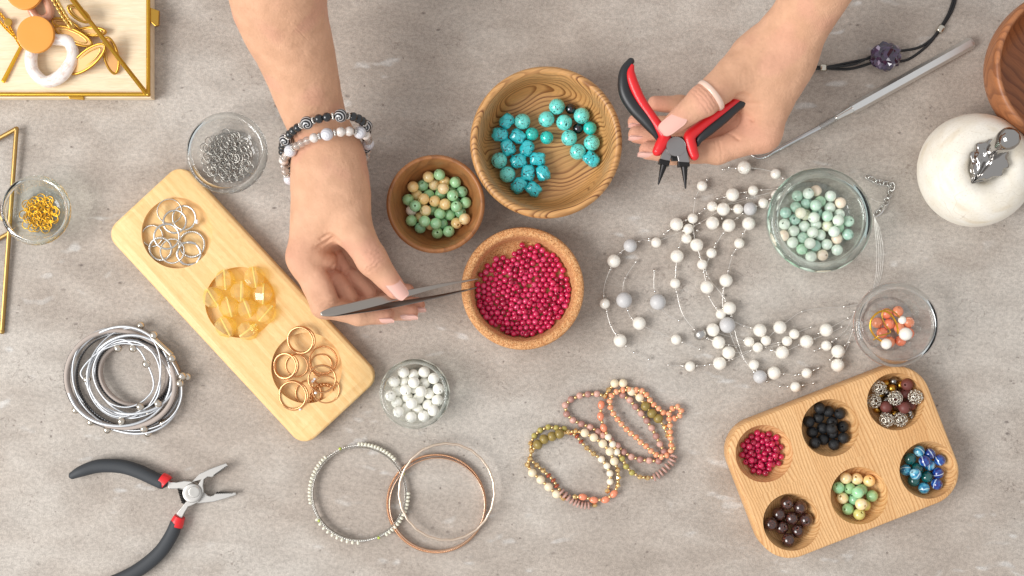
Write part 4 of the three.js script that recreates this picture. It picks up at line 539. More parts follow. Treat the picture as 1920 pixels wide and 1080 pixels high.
  run('D', [[130, 657, 'K'], [178, 703, 'K'], [225, 742, 'K'], [265, 777, 'R'], [300, 812, 'R'], [323, 853, 'R'], [357, 895], [382, 917], [407, 938], [432, 958], [456, 972], [480, 983], [505, 991], [530, 995], [553, 995], [598, 990, 'K']], 0.0006);
  part(o, 'gold_spacer', joined(spacers), mats.K[0], 'stuff'); part(o, 'thread', joined(threads), metal(hex('#b98f5c'), 0.4), 'stuff');
}
// ---------------------------------------------------------------- amethyst cord, pick, ceramic apple
{
  const o = thing('amethyst_necklace', 'black cord necklace with rough purple amethyst and silver beads', 'necklace', at(1660, 107)), cord = std({ color: hex('#1d1c1e'), roughness: 0.6 });
  const c = (l, r = 2.5) => part(o, 'cord', sweepPx(l.map(([x, y, h]) => [x, y, h ?? 0.0013, r]), 40, {}, 8), cord);
  c([[1440, 128], [1515, 124], [1545, 126, 0.002], [1590, 118], [1636, 108, 0.004]]); c([[1440, 124], [1515, 128], [1545, 128, 0.002], [1595, 129], [1640, 116, 0.004]]); c([[1520, 130, 0.003], [1548, 127, 0.004], [1600, 121, 0.004], [1634, 105, 0.005]], 2);
  c([[1682, 96, 0.005], [1720, 90], [1746, 74], [1763, 52, 0.003], [1780, 22], [1790, -14], [1792, -60]]); c([[1682, 116, 0.004], [1706, 110], [1738, 86], [1764, 54, 0.002], [1785, 20], [1794, -14], [1797, -60]]);
  const tube = (x0, y0, x1, y1) => part(o, 'silver_bead', sweepPx([[x0, y0, 0.0035, 6.5, 5.5], [x1, y1, 0.0035, 6.5, 5.5]], 3, { cap: 'flat', power: 1.6 }, 18), metal(hex('#cfc8bb'), 0.25));
  tube(1538, 127, 1549, 127); tube(1760, 60, 1767, 49);
  const g = mergeVertices(new THREE.IcosahedronGeometry(1, 4)), p = g.attributes.position; for (let i = 0; i < p.count; i++) { const v = V(p.getX(i), p.getY(i), p.getZ(i)), k = 1 + 0.16 * Math.round(2.5 * n3(v.x * 1.6, v.y * 1.6, v.z * 1.6)) / 2.5 + 0.05 * n3(v.x * 5, v.y * 5, v.z * 5); p.setXYZ(i, v.x * k, v.y * k * 0.75, v.z * k * 0.92); }
  const f = g.toNonIndexed(); f.computeVertexNormals(); const cols = new Float32Array(f.attributes.position.count * 3), q = f.attributes.position; for (let i = 0; i < q.count; i += 3) { const n = n3(q.getX(i) * 2.2, q.getY(i) * 2.2, q.getZ(i) * 2.2), k = n > 0.62 ? [0.4, 0.33, 0.45] : mix3([0.018, 0.008, 0.03], [0.06, 0.026, 0.085], clamp(0.5 + n)); for (let e = 0; e < 3; e++) cols.set(k, (i + e) * 3); } f.setAttribute('color', new THREE.BufferAttribute(cols, 3));
  part(o, 'amethyst', placed(f, at(1660, 106, 0.0095), new THREE.Quaternion(), 0.0127), phys({ vertexColors: true, roughness: 0.12, clearcoat: 1, clearcoatRoughness: 0.05 }));
}
{
  const o = thing('metal_pick', 'silver metal pick with hexagonal handle and hooked tip', 'pick tool', at(1610, 190)), h = 0.0042;
  const hexBar = sweepPx([[1823, 79, h + 0.0006, 9.6], [1819, 81.5, h + 0.0006, 11.2], [1610, 198, h + 0.0006, 11.2], [1597, 205, h + 0.0006, 10.2]].map(p => p), 3, { cap: 'flat', twist: 0 }, 6).toNonIndexed(); hexBar.computeVertexNormals();
  part(o, 'handle', hexBar, metal(hex('#e6e6e4'), 0.34)); part(o, 'collar', sweepPx([[1599, 204, h, 8.5], [1590, 209, h, 7.2], [1566, 222.5, h, 5]], 8, { cap: 'flat' }, 16), M.silver);
  const kn = []; for (let i = 0; i < 14; i++) { const t = i / 13; for (let k = 0; k < 10; k++) { const a = k / 10 * 6.283 + (i % 2) * 0.314, c = at(mix(1566, 1538, t), mix(222.5, 238.5, t), h), side = V(0.496, 0, 0.868); c.addScaledVector(side, 0.0021 * Math.cos(a)); c.y += 0.0021 * Math.sin(a); kn.push(placed(new THREE.OctahedronGeometry(0.00055), c)); } }
  const knob = part(o, 'knurled_grip', sweepPx([[1567, 222, h, 4.7], [1538, 238.5, h, 4.7]], 3, { cap: 'flat' }, 16), M.satin); part(o, 'knurling', joined(kn), M.satin, 'stuff');
  part(o, 'shaft', sweepPx([[1539, 238, h, 4.4], [1490, 264, h, 4.2], [1452, 284, h, 4.2], [1438, 292, h - 0.001, 3.6], [1424, 296, h - 0.0016, 2.6], [1414, 294, h - 0.0022, 1.6], [1408, 289.5, h - 0.0026, 0.7]], 40, {}, 14), M.chrome);
}
{
  const b = at(1829, 319, 0.032).setY(0), o = thing('ceramic_apple', 'cream white ceramic apple with a shiny silver leaf and stem', 'ornament', b), R = len(106, 0.03);
  const prof = spline([[0.0002, 0.0006], [R * 0.5, 0.0008], [R * 0.8, 0.008], [R * 0.97, 0.022], [R, 0.032], [R * 0.94, 0.046], [R * 0.78, 0.057], [R * 0.56, 0.0625], [R * 0.38, 0.0615], [R * 0.24, 0.0565], [R * 0.12, 0.05], [0.0002, 0.048]], 70);
  const glaze = bakeLathe(prof, 700, 400, (x, y, z) => { const a = fbm3(x * 40, y * 60, z * 40, 4), s = n3(x * 300, y * 500, z * 300), ck = sm(0.03, 0, Math.abs(n3(x * 45 + 4, y * 45, z * 45))) * sm(0.2, 0.6, n3(x * 20, y * 20, z * 20)), sp = sm(0.72, 0.85, n3(x * 420, y * 420, z * 420 + 9)); let c = mix3(rgb(233, 224, 207), rgb(240, 234, 222), clamp(0.5 + a)); c = mix3(c, rgb(214, 196, 166), 0.4 * sm(0.1, 0.6, fbm3(x * 22 + 8, y * 80, z * 22, 3))); return mix3(c.map(q => q * (1 + 0.015 * s)), rgb(150, 130, 104), 0.25 * ck + 0.18 * sp); });
  const body = lathe(prof, 96); body.translate(b.x, 0, b.z); part(o, 'body', body, phys({ map: glaze, roughness: 0.55, clearcoat: 0.15, clearcoatRoughness: 0.4 }));
  const stem = sweepPx([[1843, 300, 0.05, 11], [1856, 290, 0.064, 14], [1872, 275, 0.076, 17], [1886, 264, 0.084, 21], [1892, 259, 0.087, 21]], 24, {}, 24); part(o, 'stem', stem, metal(hex('#a9a6a3'), 0.09));
  // leaf: a thick folded plate with ribs
  const lp = [], li = [], nu = 34, nv = 22; for (let i = 0; i <= nu; i++) for (let j = 0; j <= nv; j++) { const u = i / nu, v = j / nv * 2 - 1, w = 36 * Math.sin(Math.PI * (0.08 + 0.9 * u) ** 0.85) * (1 + 0.08 * Math.sin(u * 26)), cx = mix(1878, 1824, u) , cy = mix(268, 343, u), X = cx + v * w * 0.81, Y = cy + v * w * 0.58, hh = 0.071 - 0.005 * v * v - 0.004 * u * u + 0.0015 * Math.abs(Math.sin((u * 3.4 + Math.abs(v) * 1.4) * 3.14)) + 0.0007 * n2(u * 4, v * 3) - 0.003 * sm(0.25, 0, Math.abs(v)); lp.push([X, Y, hh]); }
  const pos = [], top = (nu + 1) * (nv + 1); for (const dz of [0, -0.0025]) lp.forEach(([x, y, h]) => { const p = at(x, y, h); pos.push(p.x, p.y + dz, p.z); }); for (let i = 0; i < nu; i++) for (let j = 0; j < nv; j++) { const a = i * (nv + 1) + j, c = a + nv + 1; li.push(a, a + 1, c, c, a + 1, c + 1, top + a, top + c, top + a + 1, top + c, top + c + 1, top + a + 1); }
  const edge = []; for (let i = 0; i <= nu; i++) edge.push(i * (nv + 1)); for (let j = 1; j <= nv; j++) edge.push(nu * (nv + 1) + j); for (let i = nu - 1; i >= 0; i--) edge.push(i * (nv + 1) + nv); for (let j = nv - 1; j > 0; j--) edge.push(j); edge.forEach((a, k) => { const c = edge[(k + 1) % edge.length]; li.push(a, c, top + a, c, top + c, top + a); });
  const lg = new THREE.BufferGeometry(); lg.setAttribute('position', new THREE.Float32BufferAttribute(pos, 3)); lg.setIndex(li); lg.computeVertexNormals(); part(o, 'leaf', lg, metal(hex('#a9a6a3'), 0.1));
}
// ---------------------------------------------------------------- glass trinket box with earrings, brass frame
{
  const o = thing('jewellery_box', 'brass framed wooden base of a geometric jewellery box', 'jewellery box', at(100, 60)), bh = 0.012, w = rgb;
  const pale = tex(768, 512, (u, v) => { const s = fbm2(u * 4, v * 60, 4), f = n2(u * 22, v * 420), k = fbm2(u * 3 + 4, v * 9, 3); let c = mix3(w(232, 208, 172), w(244, 226, 196), clamp(0.5 + s)); c = mix3(c, w(214, 182, 140), 0.4 * sm(0.15, 0.6, s + 0.3 * k)); return c.map(q => q * (1 + 0.03 * f)); }, true, true);
  const base = flat([[-330, -230], [283, -230], [283, 184], [-330, 184]], 0.0004, bh, 0.0006); planarUV(base, 0.24, 0); part(o, 'wooden_base', base, std({ map: pale, roughness: 0.6 }));
  const rail = (l, r = 3.4) => part(o, 'brass_rail', sweepPx(l.map(([x, y, h]) => [x, y, h, r]), 2, {}, 12), metal(hex('#d3a640'), 0.28)), rh = bh + 0.0022;
  rail([[-330, 177, rh], [277, 177, rh]], 4); rail([[278, -230, rh], [278, 177, rh]], 4); rail([[275, 176, rh], [162, 32, 0.075]], 4.4); rail([[162, 32, 0.075], [98, -50, 0.115]], 5.4);
  part(o, 'rail_joint', placed(G.noHole, at(278, 177, rh), undefined, 0.0021), M.brass); part(o, 'rail_joint', sweepPx([[166, 37, 0.0735, 5], [158, 27, 0.0765, 5]], 3, {}, 12), M.brass);
  part(o, 'clasp_tab', flat([[126, 178], [130, 185], [156, 187], [157, 182], [148, 175]], bh - 0.002, 0.004, 0.0004), M.brass); part(o, 'clasp_tab', flat([[281, 14], [298, 20], [297, 47], [291, 49], [281, 40]], bh - 0.002, 0.004, 0.0004), M.brass);
  const y0 = bh + 0.0008, amber = phys({ color: hex('#e39a3c'), roughness: 0.38, clearcoat: 0.35 });
  const resinTex = tex(256, 128, (u, v) => { const a = fbm2(u * 6, v * 7, 4); return mix3(mix3(w(246, 238, 232), w(232, 214, 204), sm(0, 0.5, a)), w(216, 176, 150), 0.35 * sm(0.32, 0.6, fbm2(u * 5 + 9, v * 6, 3))); }, true, true), resin = phys({ map: resinTex, roughness: 0.25, clearcoat: 0.7 });
  const disc = (x, y, r, h, t) => { const g = lathe(spline([[0.0001, 0], [len(r) * 0.97, 0], [len(r), t * 0.3], [len(r), t * 0.8], [len(r) * 0.97, t], [0.0001, t]], 30), 48); const p = at(x, y, h); g.translate(p.x, h, p.z); return g; };
  const e1 = thing('earring', 'amber disc earring with a white marbled resin hoop', 'earring', at(85, 95), 'amber disc earrings');
  part(e1, 'resin_hoop', sweepPx([[66, 82], [58, 110], [64, 135], [86, 153], [112, 144], [130, 122], [137, 100], [128, 78], [104, 74], [82, 72]].map(([x, y], i) => [x, y, y0 + 0.006, [11, 12, 11, 11, 13, 12, 11, 12, 11, 11][i], 11]), 70, { closed: true }, 16), resin); part(e1, 'amber_disc', disc(69, 66, 32, y0 + 0.0115, 0.004), amber);
  const e2 = thing('earring', 'amber disc earring with a brown marbled link at the edge', 'earring', at(48, 0), 'amber disc earrings'); part(e2, 'amber_disc', disc(48, -15, 32, y0 + 0.0095, 0.004), amber);
  part(e2, 'resin_hoop', sweepPx([[58, 12], [66, 30], [82, 36], [94, 24], [86, -4], [76, -26], [60, -20]].map(([x, y]) => [x, y, y0 + 0.0045, 8, 8]), 50, { closed: true }, 14), phys({ map: resinTex, color: hex('#d9a68c'), roughness: 0.25, clearcoat: 0.7 }));
  const chain = (pts, r, n, h) => { const l = [], P = spline(pts, n); P.forEach(([x, y, hh], i) => { const q = P[Math.min(i + 1, n)], p = P[Math.max(0, i - 1)], a = Math.atan2(q[1] - p[1], q[0] - p[0]); const t = new THREE.TorusGeometry(r, r * 0.34, 6, 10); t.scale(1.25, 0.9, 1); l.push(placed(t, at(x, y, (hh ?? 0) + h), new THREE.Quaternion().setFromEuler(new THREE.Euler(Math.PI / 2 + (i % 2 ? 0.8 : -0.8), 0, 0)).premultiply(new THREE.Quaternion().setFromAxisAngle(V(0, 1, 0), -a)))); }); return joined(l); };
  const nk = thing('chain_necklace', 'fine double gold chain with a long bar pendant', 'necklace', at(20, 80)); part(nk, 'chain', chain([[-6, 18, 0], [12, 40, 0], [24, 62, 0], [38, 86, 0]], 0.0012, 30, y0 + 0.0016), M.gold, 'stuff'); part(nk, 'chain', chain([[-8, 30, 0], [8, 50, 0], [24, 66, 0]], 0.0012, 20, y0 + 0.002), M.gold, 'stuff'); part(nk, 'bar_pendant', sweepPx([[39, 88, y0 + 0.0016, 3, 2], [6, 153, y0 + 0.0016, 4, 2]], 3, { power: 3 }, 12), M.gold); part(nk, 'charm', disc(16, 42, 7, y0 + 0.003, 0.0012), M.brass);
  const lb = thing('leaf_bracelet', 'gold leaf charms on a thick rope chain hooked over the brass rod', 'bracelet', at(165, 90)); part(lb, 'rope_chain', chain([[98, -8, 0.01], [110, 12, 0.012], [122, 32, 0.014], [132, 46, 0.016]], 0.0028, 16, y0), M.paleGold, 'stuff');
  const leaf = (tip, end, wide, h0, h1, face = hex('#e6b472')) => { const n = 28, out = [], inn = []; for (let k = 0; k < n; k++) { const t = k / n * 2 * Math.PI, u = 0.5 - 0.5 * Math.cos(t), s = Math.sign(Math.sin(t)) * Math.abs(Math.sin(t)) ** 1.15, dx = end[0] - tip[0], dy = end[1] - tip[1], L = Math.hypot(dx, dy), nx = -dy / L, ny = dx / L, h = mix(h0, h1, u); for (const [arr, f] of [[out, 1], [inn, 0.62]]) { const uu = 0.5 + (u - 0.5) * (f === 1 ? 1 : 0.74); const p = at(tip[0] + dx * uu + nx * s * wide * f, tip[1] + dy * uu + ny * s * wide * f, h); arr.push([p.x, p.y, p.z, 0.0011, 0.0014]); } }
    const m = part(lb, 'leaf_charm', sweep(out, 8, { closed: true }), M.brass); const mid = out.map((p, i) => [...p.slice(0, 3)]); const pos = [], ix = []; let cx = 0, cy = 0, cz = 0; mid.forEach(p => { cx += p[0] / n; cy += p[1] / n; cz += p[2] / n; }); for (const d of [0.0005, -0.0005]) { pos.push(cx, cy + d, cz); mid.forEach(p => pos.push(p[0], p[1] + d, p[2])); } for (let k = 0; k < n; k++) { const q = (k + 1) % n; ix.push(0, 1 + k, 1 + q, n + 1, n + 2 + q, n + 2 + k); } const g = new THREE.BufferGeometry(); g.setAttribute('position', new THREE.Float32BufferAttribute(pos, 3)); g.setIndex(ix); g.computeVertexNormals(); part(m, 'leaf_face', g, phys({ color: face, roughness: 0.55 }));
    part(m, 'inner_edge', sweep(inn.map(p => [p[0], p[1] + 0.0006, p[2], 0.0006, 0.0006]), 6, { closed: true }), M.paleGold); };
  leaf([196, 84], [133, 137], 15, 0.03, y0 + 0.002); leaf([172, 84], [104, 52], 12, 0.02, 0.02); leaf([200, 70], [216, 138], 13, 0.026, y0 + 0.002, hex('#dca564')); leaf([198, 60], [148, 58], 8, 0.018, 0.016); leaf([168, 40], [128, 12], 10, 0.024, 0.03); leaf([150, 60], [98, 38], 11, 0.014, 0.015);
}
{
  const o = thing('brass_wire_frame', 'slim golden brass geometric wire frame under the glass bowl', 'wire frame', at(10, 430)), b = metal(hex('#b3925a'), 0.36);
  const bar = l => part(o, 'bar', sweepPx(l.map(([x, y, h]) => [x, y, h, 4, 4]), 2, { power: 1.6 }, 12), b); const h = 0.0022;
  bar([[31, 241, 0.006], [4, 622, h]]); bar([[31, 241, 0.006], [-60, 292, h]]); bar([[22, 432, 0.004], [-40, 350, h]]); bar([[22, 434, 0.004], [-50, 475, h]]); bar([[4, 622, h], [-60, 560, h]]);
  part(o, 'joint', placed(G.noHole, at(30, 242, 0.006), undefined, 0.0021), b); part(o, 'joint', placed(G.noHole, at(4, 622, h), undefined, 0.0021), b);
}
// ---------------------------------------------------------------- pliers and tweezers
{
  const Z = zoom(100, 820, 4.153), o = thing('combination_pliers', 'open pliers with dark grey handles and red collars lying on the table', 'pliers', at(...Z(1097, 425))), grip = std({ color: hex('#34373b'), roughness: 0.62 }), steel = metal(hex('#bdbab6'), 0.36), h = 0.006;
  const hd = (l) => l.map(([x, y, r]) => [...Z(x, y), 0.0068, r / 4.153, 12.2 * Math.min(1, r / 45)]);
  part(o, 'handle', sweepPx(hd([[150, 296, 30], [220, 263, 44], [330, 228, 52], [440, 220, 53], [560, 232, 54], [680, 272, 54], [790, 324, 53], [845, 350, 52]]), 60, { power: 1.25 }, 24), grip);
  part(o, 'handle', sweepPx(hd([[958, 668, 48], [920, 760, 52], [850, 870, 54], [760, 960, 55], [650, 1040, 55], [540, 1095, 52], [470, 1115, 44]]), 60, { power: 1.25 }, 24), grip);
  part(o, 'red_collar', sweepPx(hd([[835, 318, 50], [868, 340, 57], [886, 356, 56]]), 10, { power: 1.3, cap: 'flat' }, 24), M.red); part(o, 'red_collar', sweepPx(hd([[985, 615, 42], [968, 655, 50], [956, 692, 52]]), 10, { power: 1.3, cap: 'flat' }, 24), M.red);
  const P = l => l.map(p => Z(...p));
  const j1 = [[1150, 330], [1075, 350], [1140, 282], [1225, 243], [1345, 199], [1362, 221], [1262, 288], [1238, 312], [1200, 308], [1172, 330], [1166, 378], [1172, 425], [1150, 470], [1128, 505], [1080, 530], [1050, 542], [1020, 590], [992, 642], [958, 596], [985, 560], [1030, 505], [1060, 480]];
  const j2 = [[884, 318], [905, 345], [960, 350], [1020, 338], [1066, 342], [1110, 360], [1168, 400], [1172, 428], [1190, 440], [1200, 452], [1222, 458], [1248, 450], [1262, 438], [1420, 428], [1427, 449], [1335, 480], [1250, 503], [1128, 516], [1080, 495], [1040, 480], [1020, 430], [990, 402], [900, 402], [888, 380]];
  part(o, 'jaw', flat(P(j2), 0.002, 0.005, 0.0006), steel); part(o, 'jaw', flat(P(j1), 0.0052, 0.005, 0.0006), steel);
  const dsk = (r, h0, t) => { const g = lathe(spline([[0.0001, 0], [len(r / 4.153), 0], [len(r / 4.153), t * 0.75], [len(r / 4.153) - 0.0005, t], [0.0001, t]], 24), 48), p = at(...Z(1097, 425), h0); g.translate(p.x, h0, p.z); return g; };
  const piv = part(o, 'pivot', dsk(72, 0.004, 0.0075), steel); part(piv, 'rivet', dsk(42, 0.0114, 0.0007), metal(hex('#c9c6c1'), 0.28));
  const teeth = []; for (let i = 0; i < 9; i++) { teeth.push(placed(new THREE.BoxGeometry(0.0008, 0.005, 0.0011), at(...Z(1275 + i * 15, 431), 0.0045))); teeth.push(placed(new THREE.BoxGeometry(0.0008, 0.005, 0.0011), at(...Z(1258 + i * 11.5, 291 - i * 8.3), 0.0077), new THREE.Quaternion().setFromAxisAngle(V(0, 1, 0), 0.62))); } part(o, 'jaw_teeth', joined(teeth), metal(hex('#4a4846'), 0.5), 'stuff');
  const sp = []; for (let i = 0; i <= 160; i++) { const t = i / 160, a = t * 9 * 6.283, x = mix(985, 1020, t) + 20 * Math.cos(a), y = mix(405, 520, t) + 8 * Math.cos(a), p = at(...Z(x, y), 0.006 + 0.0026 * Math.sin(a)); sp.push([p.x, p.y, p.z, 0.00042]); } part(o, 'spring', sweep(sp, 6), metal(hex('#3a3938'), 0.35));
}
{ // round-nose pliers held in the hand
  const Z = zoom(1140, 0, 2.842), h = 0.088, o = thing('round_nose_pliers', 'round nose pliers with red and black grips held in the hand', 'pliers', at(...Z(362, 790), h - 0.01)), steel = metal(hex('#a19d9c'), 0.38), dark = metal(hex('#3d3b3b'), 0.4);
  const tb = (l, dh, sq = 1) => l.map(([x, y, r]) => [...Z(x, y), h + dh, r / 2.842, Math.min(r / 2.842, 12) * sq]);
  const blk = phys({ color: hex('#1f2023'), roughness: 0.42, clearcoat: 0.2, clearcoatRoughness: 0.4 });
  part(o, 'black_grip', sweepPx(tb([[122, 326, 19], [92, 372, 27], [83, 430, 32], [95, 500, 36], [140, 572, 38], [200, 638, 36], [248, 700, 26], [264, 742, 10]], 0), 60, { power: 1.1 }, 20), blk);
  part(o, 'red_grip', sweepPx(tb([[128, 352, 12], [120, 392, 25], [135, 450, 29], [172, 530, 27], [222, 606, 26], [268, 672, 28], [302, 728, 34], [278, 780, 32], [263, 806, 27]], 0.0016), 60, { power: 1.1 }, 20), M.red);
  part(o, 'black_grip', sweepPx(tb([[760, 520, 24], [690, 562, 29], [610, 632, 31], [540, 690, 30], [490, 738, 22], [478, 772, 10]], 0), 50, { power: 1.1 }, 20), blk);
  part(o, 'red_grip', sweepPx(tb([[730, 500, 18], [650, 562, 22], [570, 618, 26], [490, 676, 29], [436, 728, 33], [446, 790, 30], [460, 830, 26]], 0.0016), 50, { power: 1.1 }, 20), M.red);
  const P = l => l.map(p => Z(...p));
  part(o, 'jaw_plate', flat(P([[312, 752], [338, 735], [372, 745], [345, 800], [338, 832], [330, 860], [276, 852], [292, 810]]), h - 0.003, 0.006, 0.0006), steel); part(o, 'jaw_plate', flat(P([[352, 742], [385, 742], [408, 760], [436, 858], [432, 866], [376, 862], [366, 822], [345, 790]]), h - 0.001, 0.006, 0.0006), steel);
  const piv = lathe(spline([[0.0001, 0], [len(50 / 2.842, h), 0], [len(50 / 2.842, h), 0.006], [len(47 / 2.842, h), 0.0066], [0.0001, 0.0066]], 24), 40); const pc = at(...Z(358, 785), h); piv.translate(pc.x, h - 0.001, pc.z); part(o, 'pivot', piv, steel);
  for (const [bx, by, tx, ty] of [[303, 858, 269, 980], [405, 865, 413, 1002]]) { const jaw = part(o, 'round_nose', sweepPx([[...Z(bx, by + 8), h, 23 / 2.842], [...Z(mix(bx, tx, 0.3), mix(by, ty, 0.3)), h, 17 / 2.842], [...Z(tx, ty), h, 4.5 / 2.842]], 10, {}, 18), dark); const d = [(tx - bx) / 125, (ty - by) / 125], n = [d[1], -d[0]], c = (a, b) => [bx + n[0] * a + d[0] * b, by + n[1] * a + d[1] * b]; part(jaw, 'shoulder', flat(P([c(-28, -6), c(28, -6), c(28, 20), c(-28, 20)]), h - 0.0045, 0.009, 0.0006), dark); }
  part(o, 'bridge', flat(P([[336, 828], [375, 828], [372, 856], [340, 856]]), h - 0.004, 0.006, 0.0005), dark);
  const sp = []; for (let i = 0; i <= 120; i++) { const t = i / 120, a = t * 7 * 6.283, p = at(...Z(mix(335, 400, t) + 3 * Math.cos(a), 738 + 10 * Math.cos(a)), h + 0.003 * Math.sin(a)); sp.push([p.x, p.y, p.z, 0.00042]); } part(o, 'spring', sweep(sp, 6), dark);
}
{ // tweezers: two bent blades joined at the back
  const o = thing('tweezers', 'pointed stainless steel tweezers held between thumb and finger', 'tweezers', at(604, 588, 0.06)), st = metal(hex('#aaa29a'), 0.3);
  const blade = (l, wide, tilt) => { const C = spline(l.map(([x, y, h]) => { const p = at(x, y, h); return [p.x, p.y, p.z]; }), 40); return sweep(C.map((p, i) => { const t = i / 40, w = wide * (t < 0.12 ? 0.45 + 4.6 * t : t < 0.42 ? 1 : mix(1, 0.1, ((t - 0.42) / 0.58) ** 0.85)); return [...p, w, 0.00055]; }), 12, { up: tilt, power: 2.5 }); };
  part(o, 'blade', blade([[604, 588, 0.0745], [660, 576, 0.0725], [740, 556, 0.064], [820, 536.5, 0.047], [896, 523, 0.0285]], 0.0038, V(0.15, 1, -0.35)), st);
  part(o, 'blade', blade([[604, 589.5, 0.0733], [660, 583, 0.069], [740, 571, 0.056], [820, 556, 0.041], [893, 539.5, 0.0265]], 0.004, V(0.1, 0.75, -0.9)), metal(hex('#8a837d'), 0.35));
  part(o, 'weld', sweepPx([[603, 588.5, 0.0738, 4, 2.6], [622, 585, 0.0728, 6.5, 3]], 4, { power: 2.5 }, 12), st);
}
// ---------------------------------------------------------------- hands
// a body's surface from tapered bones joined smoothly, meshed by surface nets
function bone(a, b) { // [V, radius] -> distance to a round cone
  const A = a[0], r1 = a[1], r2 = b[1], bx = b[0].x - A.x, by = b[0].y - A.y, bz = b[0].z - A.z, l2 = bx * bx + by * by + bz * bz, rr = r1 - r2, a2 = l2 - rr * rr, il2 = 1 / l2;
  return (x, y, z) => {
    const px = x - A.x, py = y - A.y, pz = z - A.z, yy = px * bx + py * by + pz * bz, zz = yy - l2, qx = px * l2 - bx * yy, qy = py * l2 - by * yy, qz = pz * l2 - bz * yy, x2 = qx * qx + qy * qy + qz * qz, y2 = yy * yy * l2, z2 = zz * zz * l2, k = Math.sign(rr) * rr * rr * x2;
    if (Math.sign(zz) * a2 * z2 > k) return Math.sqrt(x2 + z2) * il2 - r2; if (Math.sign(yy) * a2 * y2 < k) return Math.sqrt(x2 + y2) * il2 - r1; return (Math.sqrt(x2 * a2 * il2) + yy * rr) * il2 - r1;
  };
}
const smin = (a, b, k) => { const h = Math.max(k - Math.abs(a - b), 0) / k; return Math.min(a, b) - h * h * k * 0.25; };
function surfaceNets(f, lo, hi, cell) {
  const nx = Math.ceil((hi.x - lo.x) / cell) + 1, ny = Math.ceil((hi.y - lo.y) / cell) + 1, nz = Math.ceil((hi.z - lo.z) / cell) + 1, F = new Float32Array(nx * ny * nz), B = 6, id = (i, j, k) => (k * ny + j) * nx + i;
  for (let k = 0; k < nz; k += B) for (let j = 0; j < ny; j += B) for (let i = 0; i < nx; i += B) {
    const c = f(lo.x + (i + B / 2) * cell, lo.y + (j + B / 2) * cell, lo.z + (k + B / 2) * cell), far = Math.abs(c) > cell * (B * 0.87 + 3);
    for (let kk = k; kk < Math.min(k + B, nz); kk++) for (let jj = j; jj < Math.min(j + B, ny); jj++) for (let ii = i; ii < Math.min(i + B, nx); ii++) F[id(ii, jj, kk)] = far ? c : f(lo.x + ii * cell, lo.y + jj * cell, lo.z + kk * cell);
  }
  const at3 = new Int32Array(nx * ny * nz).fill(-1), pos = [], idx = [], E = [[0, 1], [0, 2], [0, 4], [1, 3], [1, 5], [2, 3], [2, 6], [3, 7], [4, 5], [4, 6], [5, 7], [6, 7]], v = new Float32Array(8);
  for (let k = 0; k < nz - 1; k++) for (let j = 0; j < ny - 1; j++) for (let i = 0; i < nx - 1; i++) {
    let m = 0; for (let c = 0; c < 8; c++) { v[c] = F[id(i + (c & 1), j + ((c >> 1) & 1), k + (c >> 2))]; if (v[c] < 0) m |= 1 << c; } if (m === 0 || m === 255) continue;
    let x = 0, y = 0, z = 0, n = 0; for (const [a, b] of E) if ((v[a] < 0) !== (v[b] < 0)) { const t = v[a] / (v[a] - v[b]); x += mix(a & 1, b & 1, t); y += mix((a >> 1) & 1, (b >> 1) & 1, t); z += mix(a >> 2, b >> 2, t); n++; }
    at3[id(i, j, k)] = pos.length / 3; pos.push(lo.x + (i + x / n) * cell, lo.y + (j + y / n) * cell, lo.z + (k + z / n) * cell);
  }
  const quad = (a, b, c, d, fl) => { if (a < 0 || b < 0 || c < 0 || d < 0) return; fl ? idx.push(a, b, c, a, c, d) : idx.push(a, c, b, a, d, c); };
  for (let k = 1; k < nz - 1; k++) for (let j = 1; j < ny - 1; j++) for (let i = 1; i < nx - 1; i++) {
    const s = F[id(i, j, k)] < 0;
    if (s !== F[id(i + 1, j, k)] < 0) quad(at3[id(i, j - 1, k - 1)], at3[id(i, j, k - 1)], at3[id(i, j, k)], at3[id(i, j - 1, k)], s);
    if (s !== F[id(i, j + 1, k)] < 0) quad(at3[id(i - 1, j, k - 1)], at3[id(i - 1, j, k)], at3[id(i, j, k)], at3[id(i, j, k - 1)], s);
    if (s !== F[id(i, j, k + 1)] < 0) quad(at3[id(i - 1, j - 1, k)], at3[id(i, j - 1, k)], at3[id(i, j, k)], at3[id(i - 1, j, k)], s);
  }
  const nor = new Float32Array(pos.length), e = cell * 0.6;
  for (let i = 0; i < pos.length; i += 3) { const x = pos[i], y = pos[i + 1], z = pos[i + 2], g = V(f(x + e, y, z) - f(x - e, y, z), f(x, y + e, z) - f(x, y - e, z), f(x, y, z + e) - f(x, y, z - e)).normalize(); nor[i] = g.x; nor[i + 1] = g.y; nor[i + 2] = g.z; }
  const g = new THREE.BufferGeometry(); g.setAttribute('position', new THREE.Float32BufferAttribute(pos, 3)); g.setAttribute('normal', new THREE.BufferAttribute(nor, 3)); g.setIndex(idx); return g;
}
const skinBump = gray(512, 512, (u, v) => { const t = 2 * Math.PI, cx = Math.cos(u * t), sx = Math.sin(u * t), cy = Math.cos(v * t), sy = Math.sin(v * t); const a = n3(cx * 9 + 3, sx * 9 + cy * 9, sy * 9), b = n3(cx * 20 + cy * 20, sx * 20, sy * 20), c = n3(cx * 34, sx * 34 + sy * 34, cy * 34); return 0.5 + 0.22 * a + 0.18 * b + 0.14 * c; }, true);
const skin = phys({ color: 0xffffff, vertexColors: true, roughness: 0.44, bumpMap: skinBump, bumpScale: 0.0004, sheen: 0.25, sheenRoughness: 0.5, sheenColor: hex('#ffb9a0'), specularIntensity: 0.6 });
const nailMat = phys({ color: hex('#ecb8a9'), roughness: 0.24, clearcoat: 0.8, clearcoatRoughness: 0.08 });
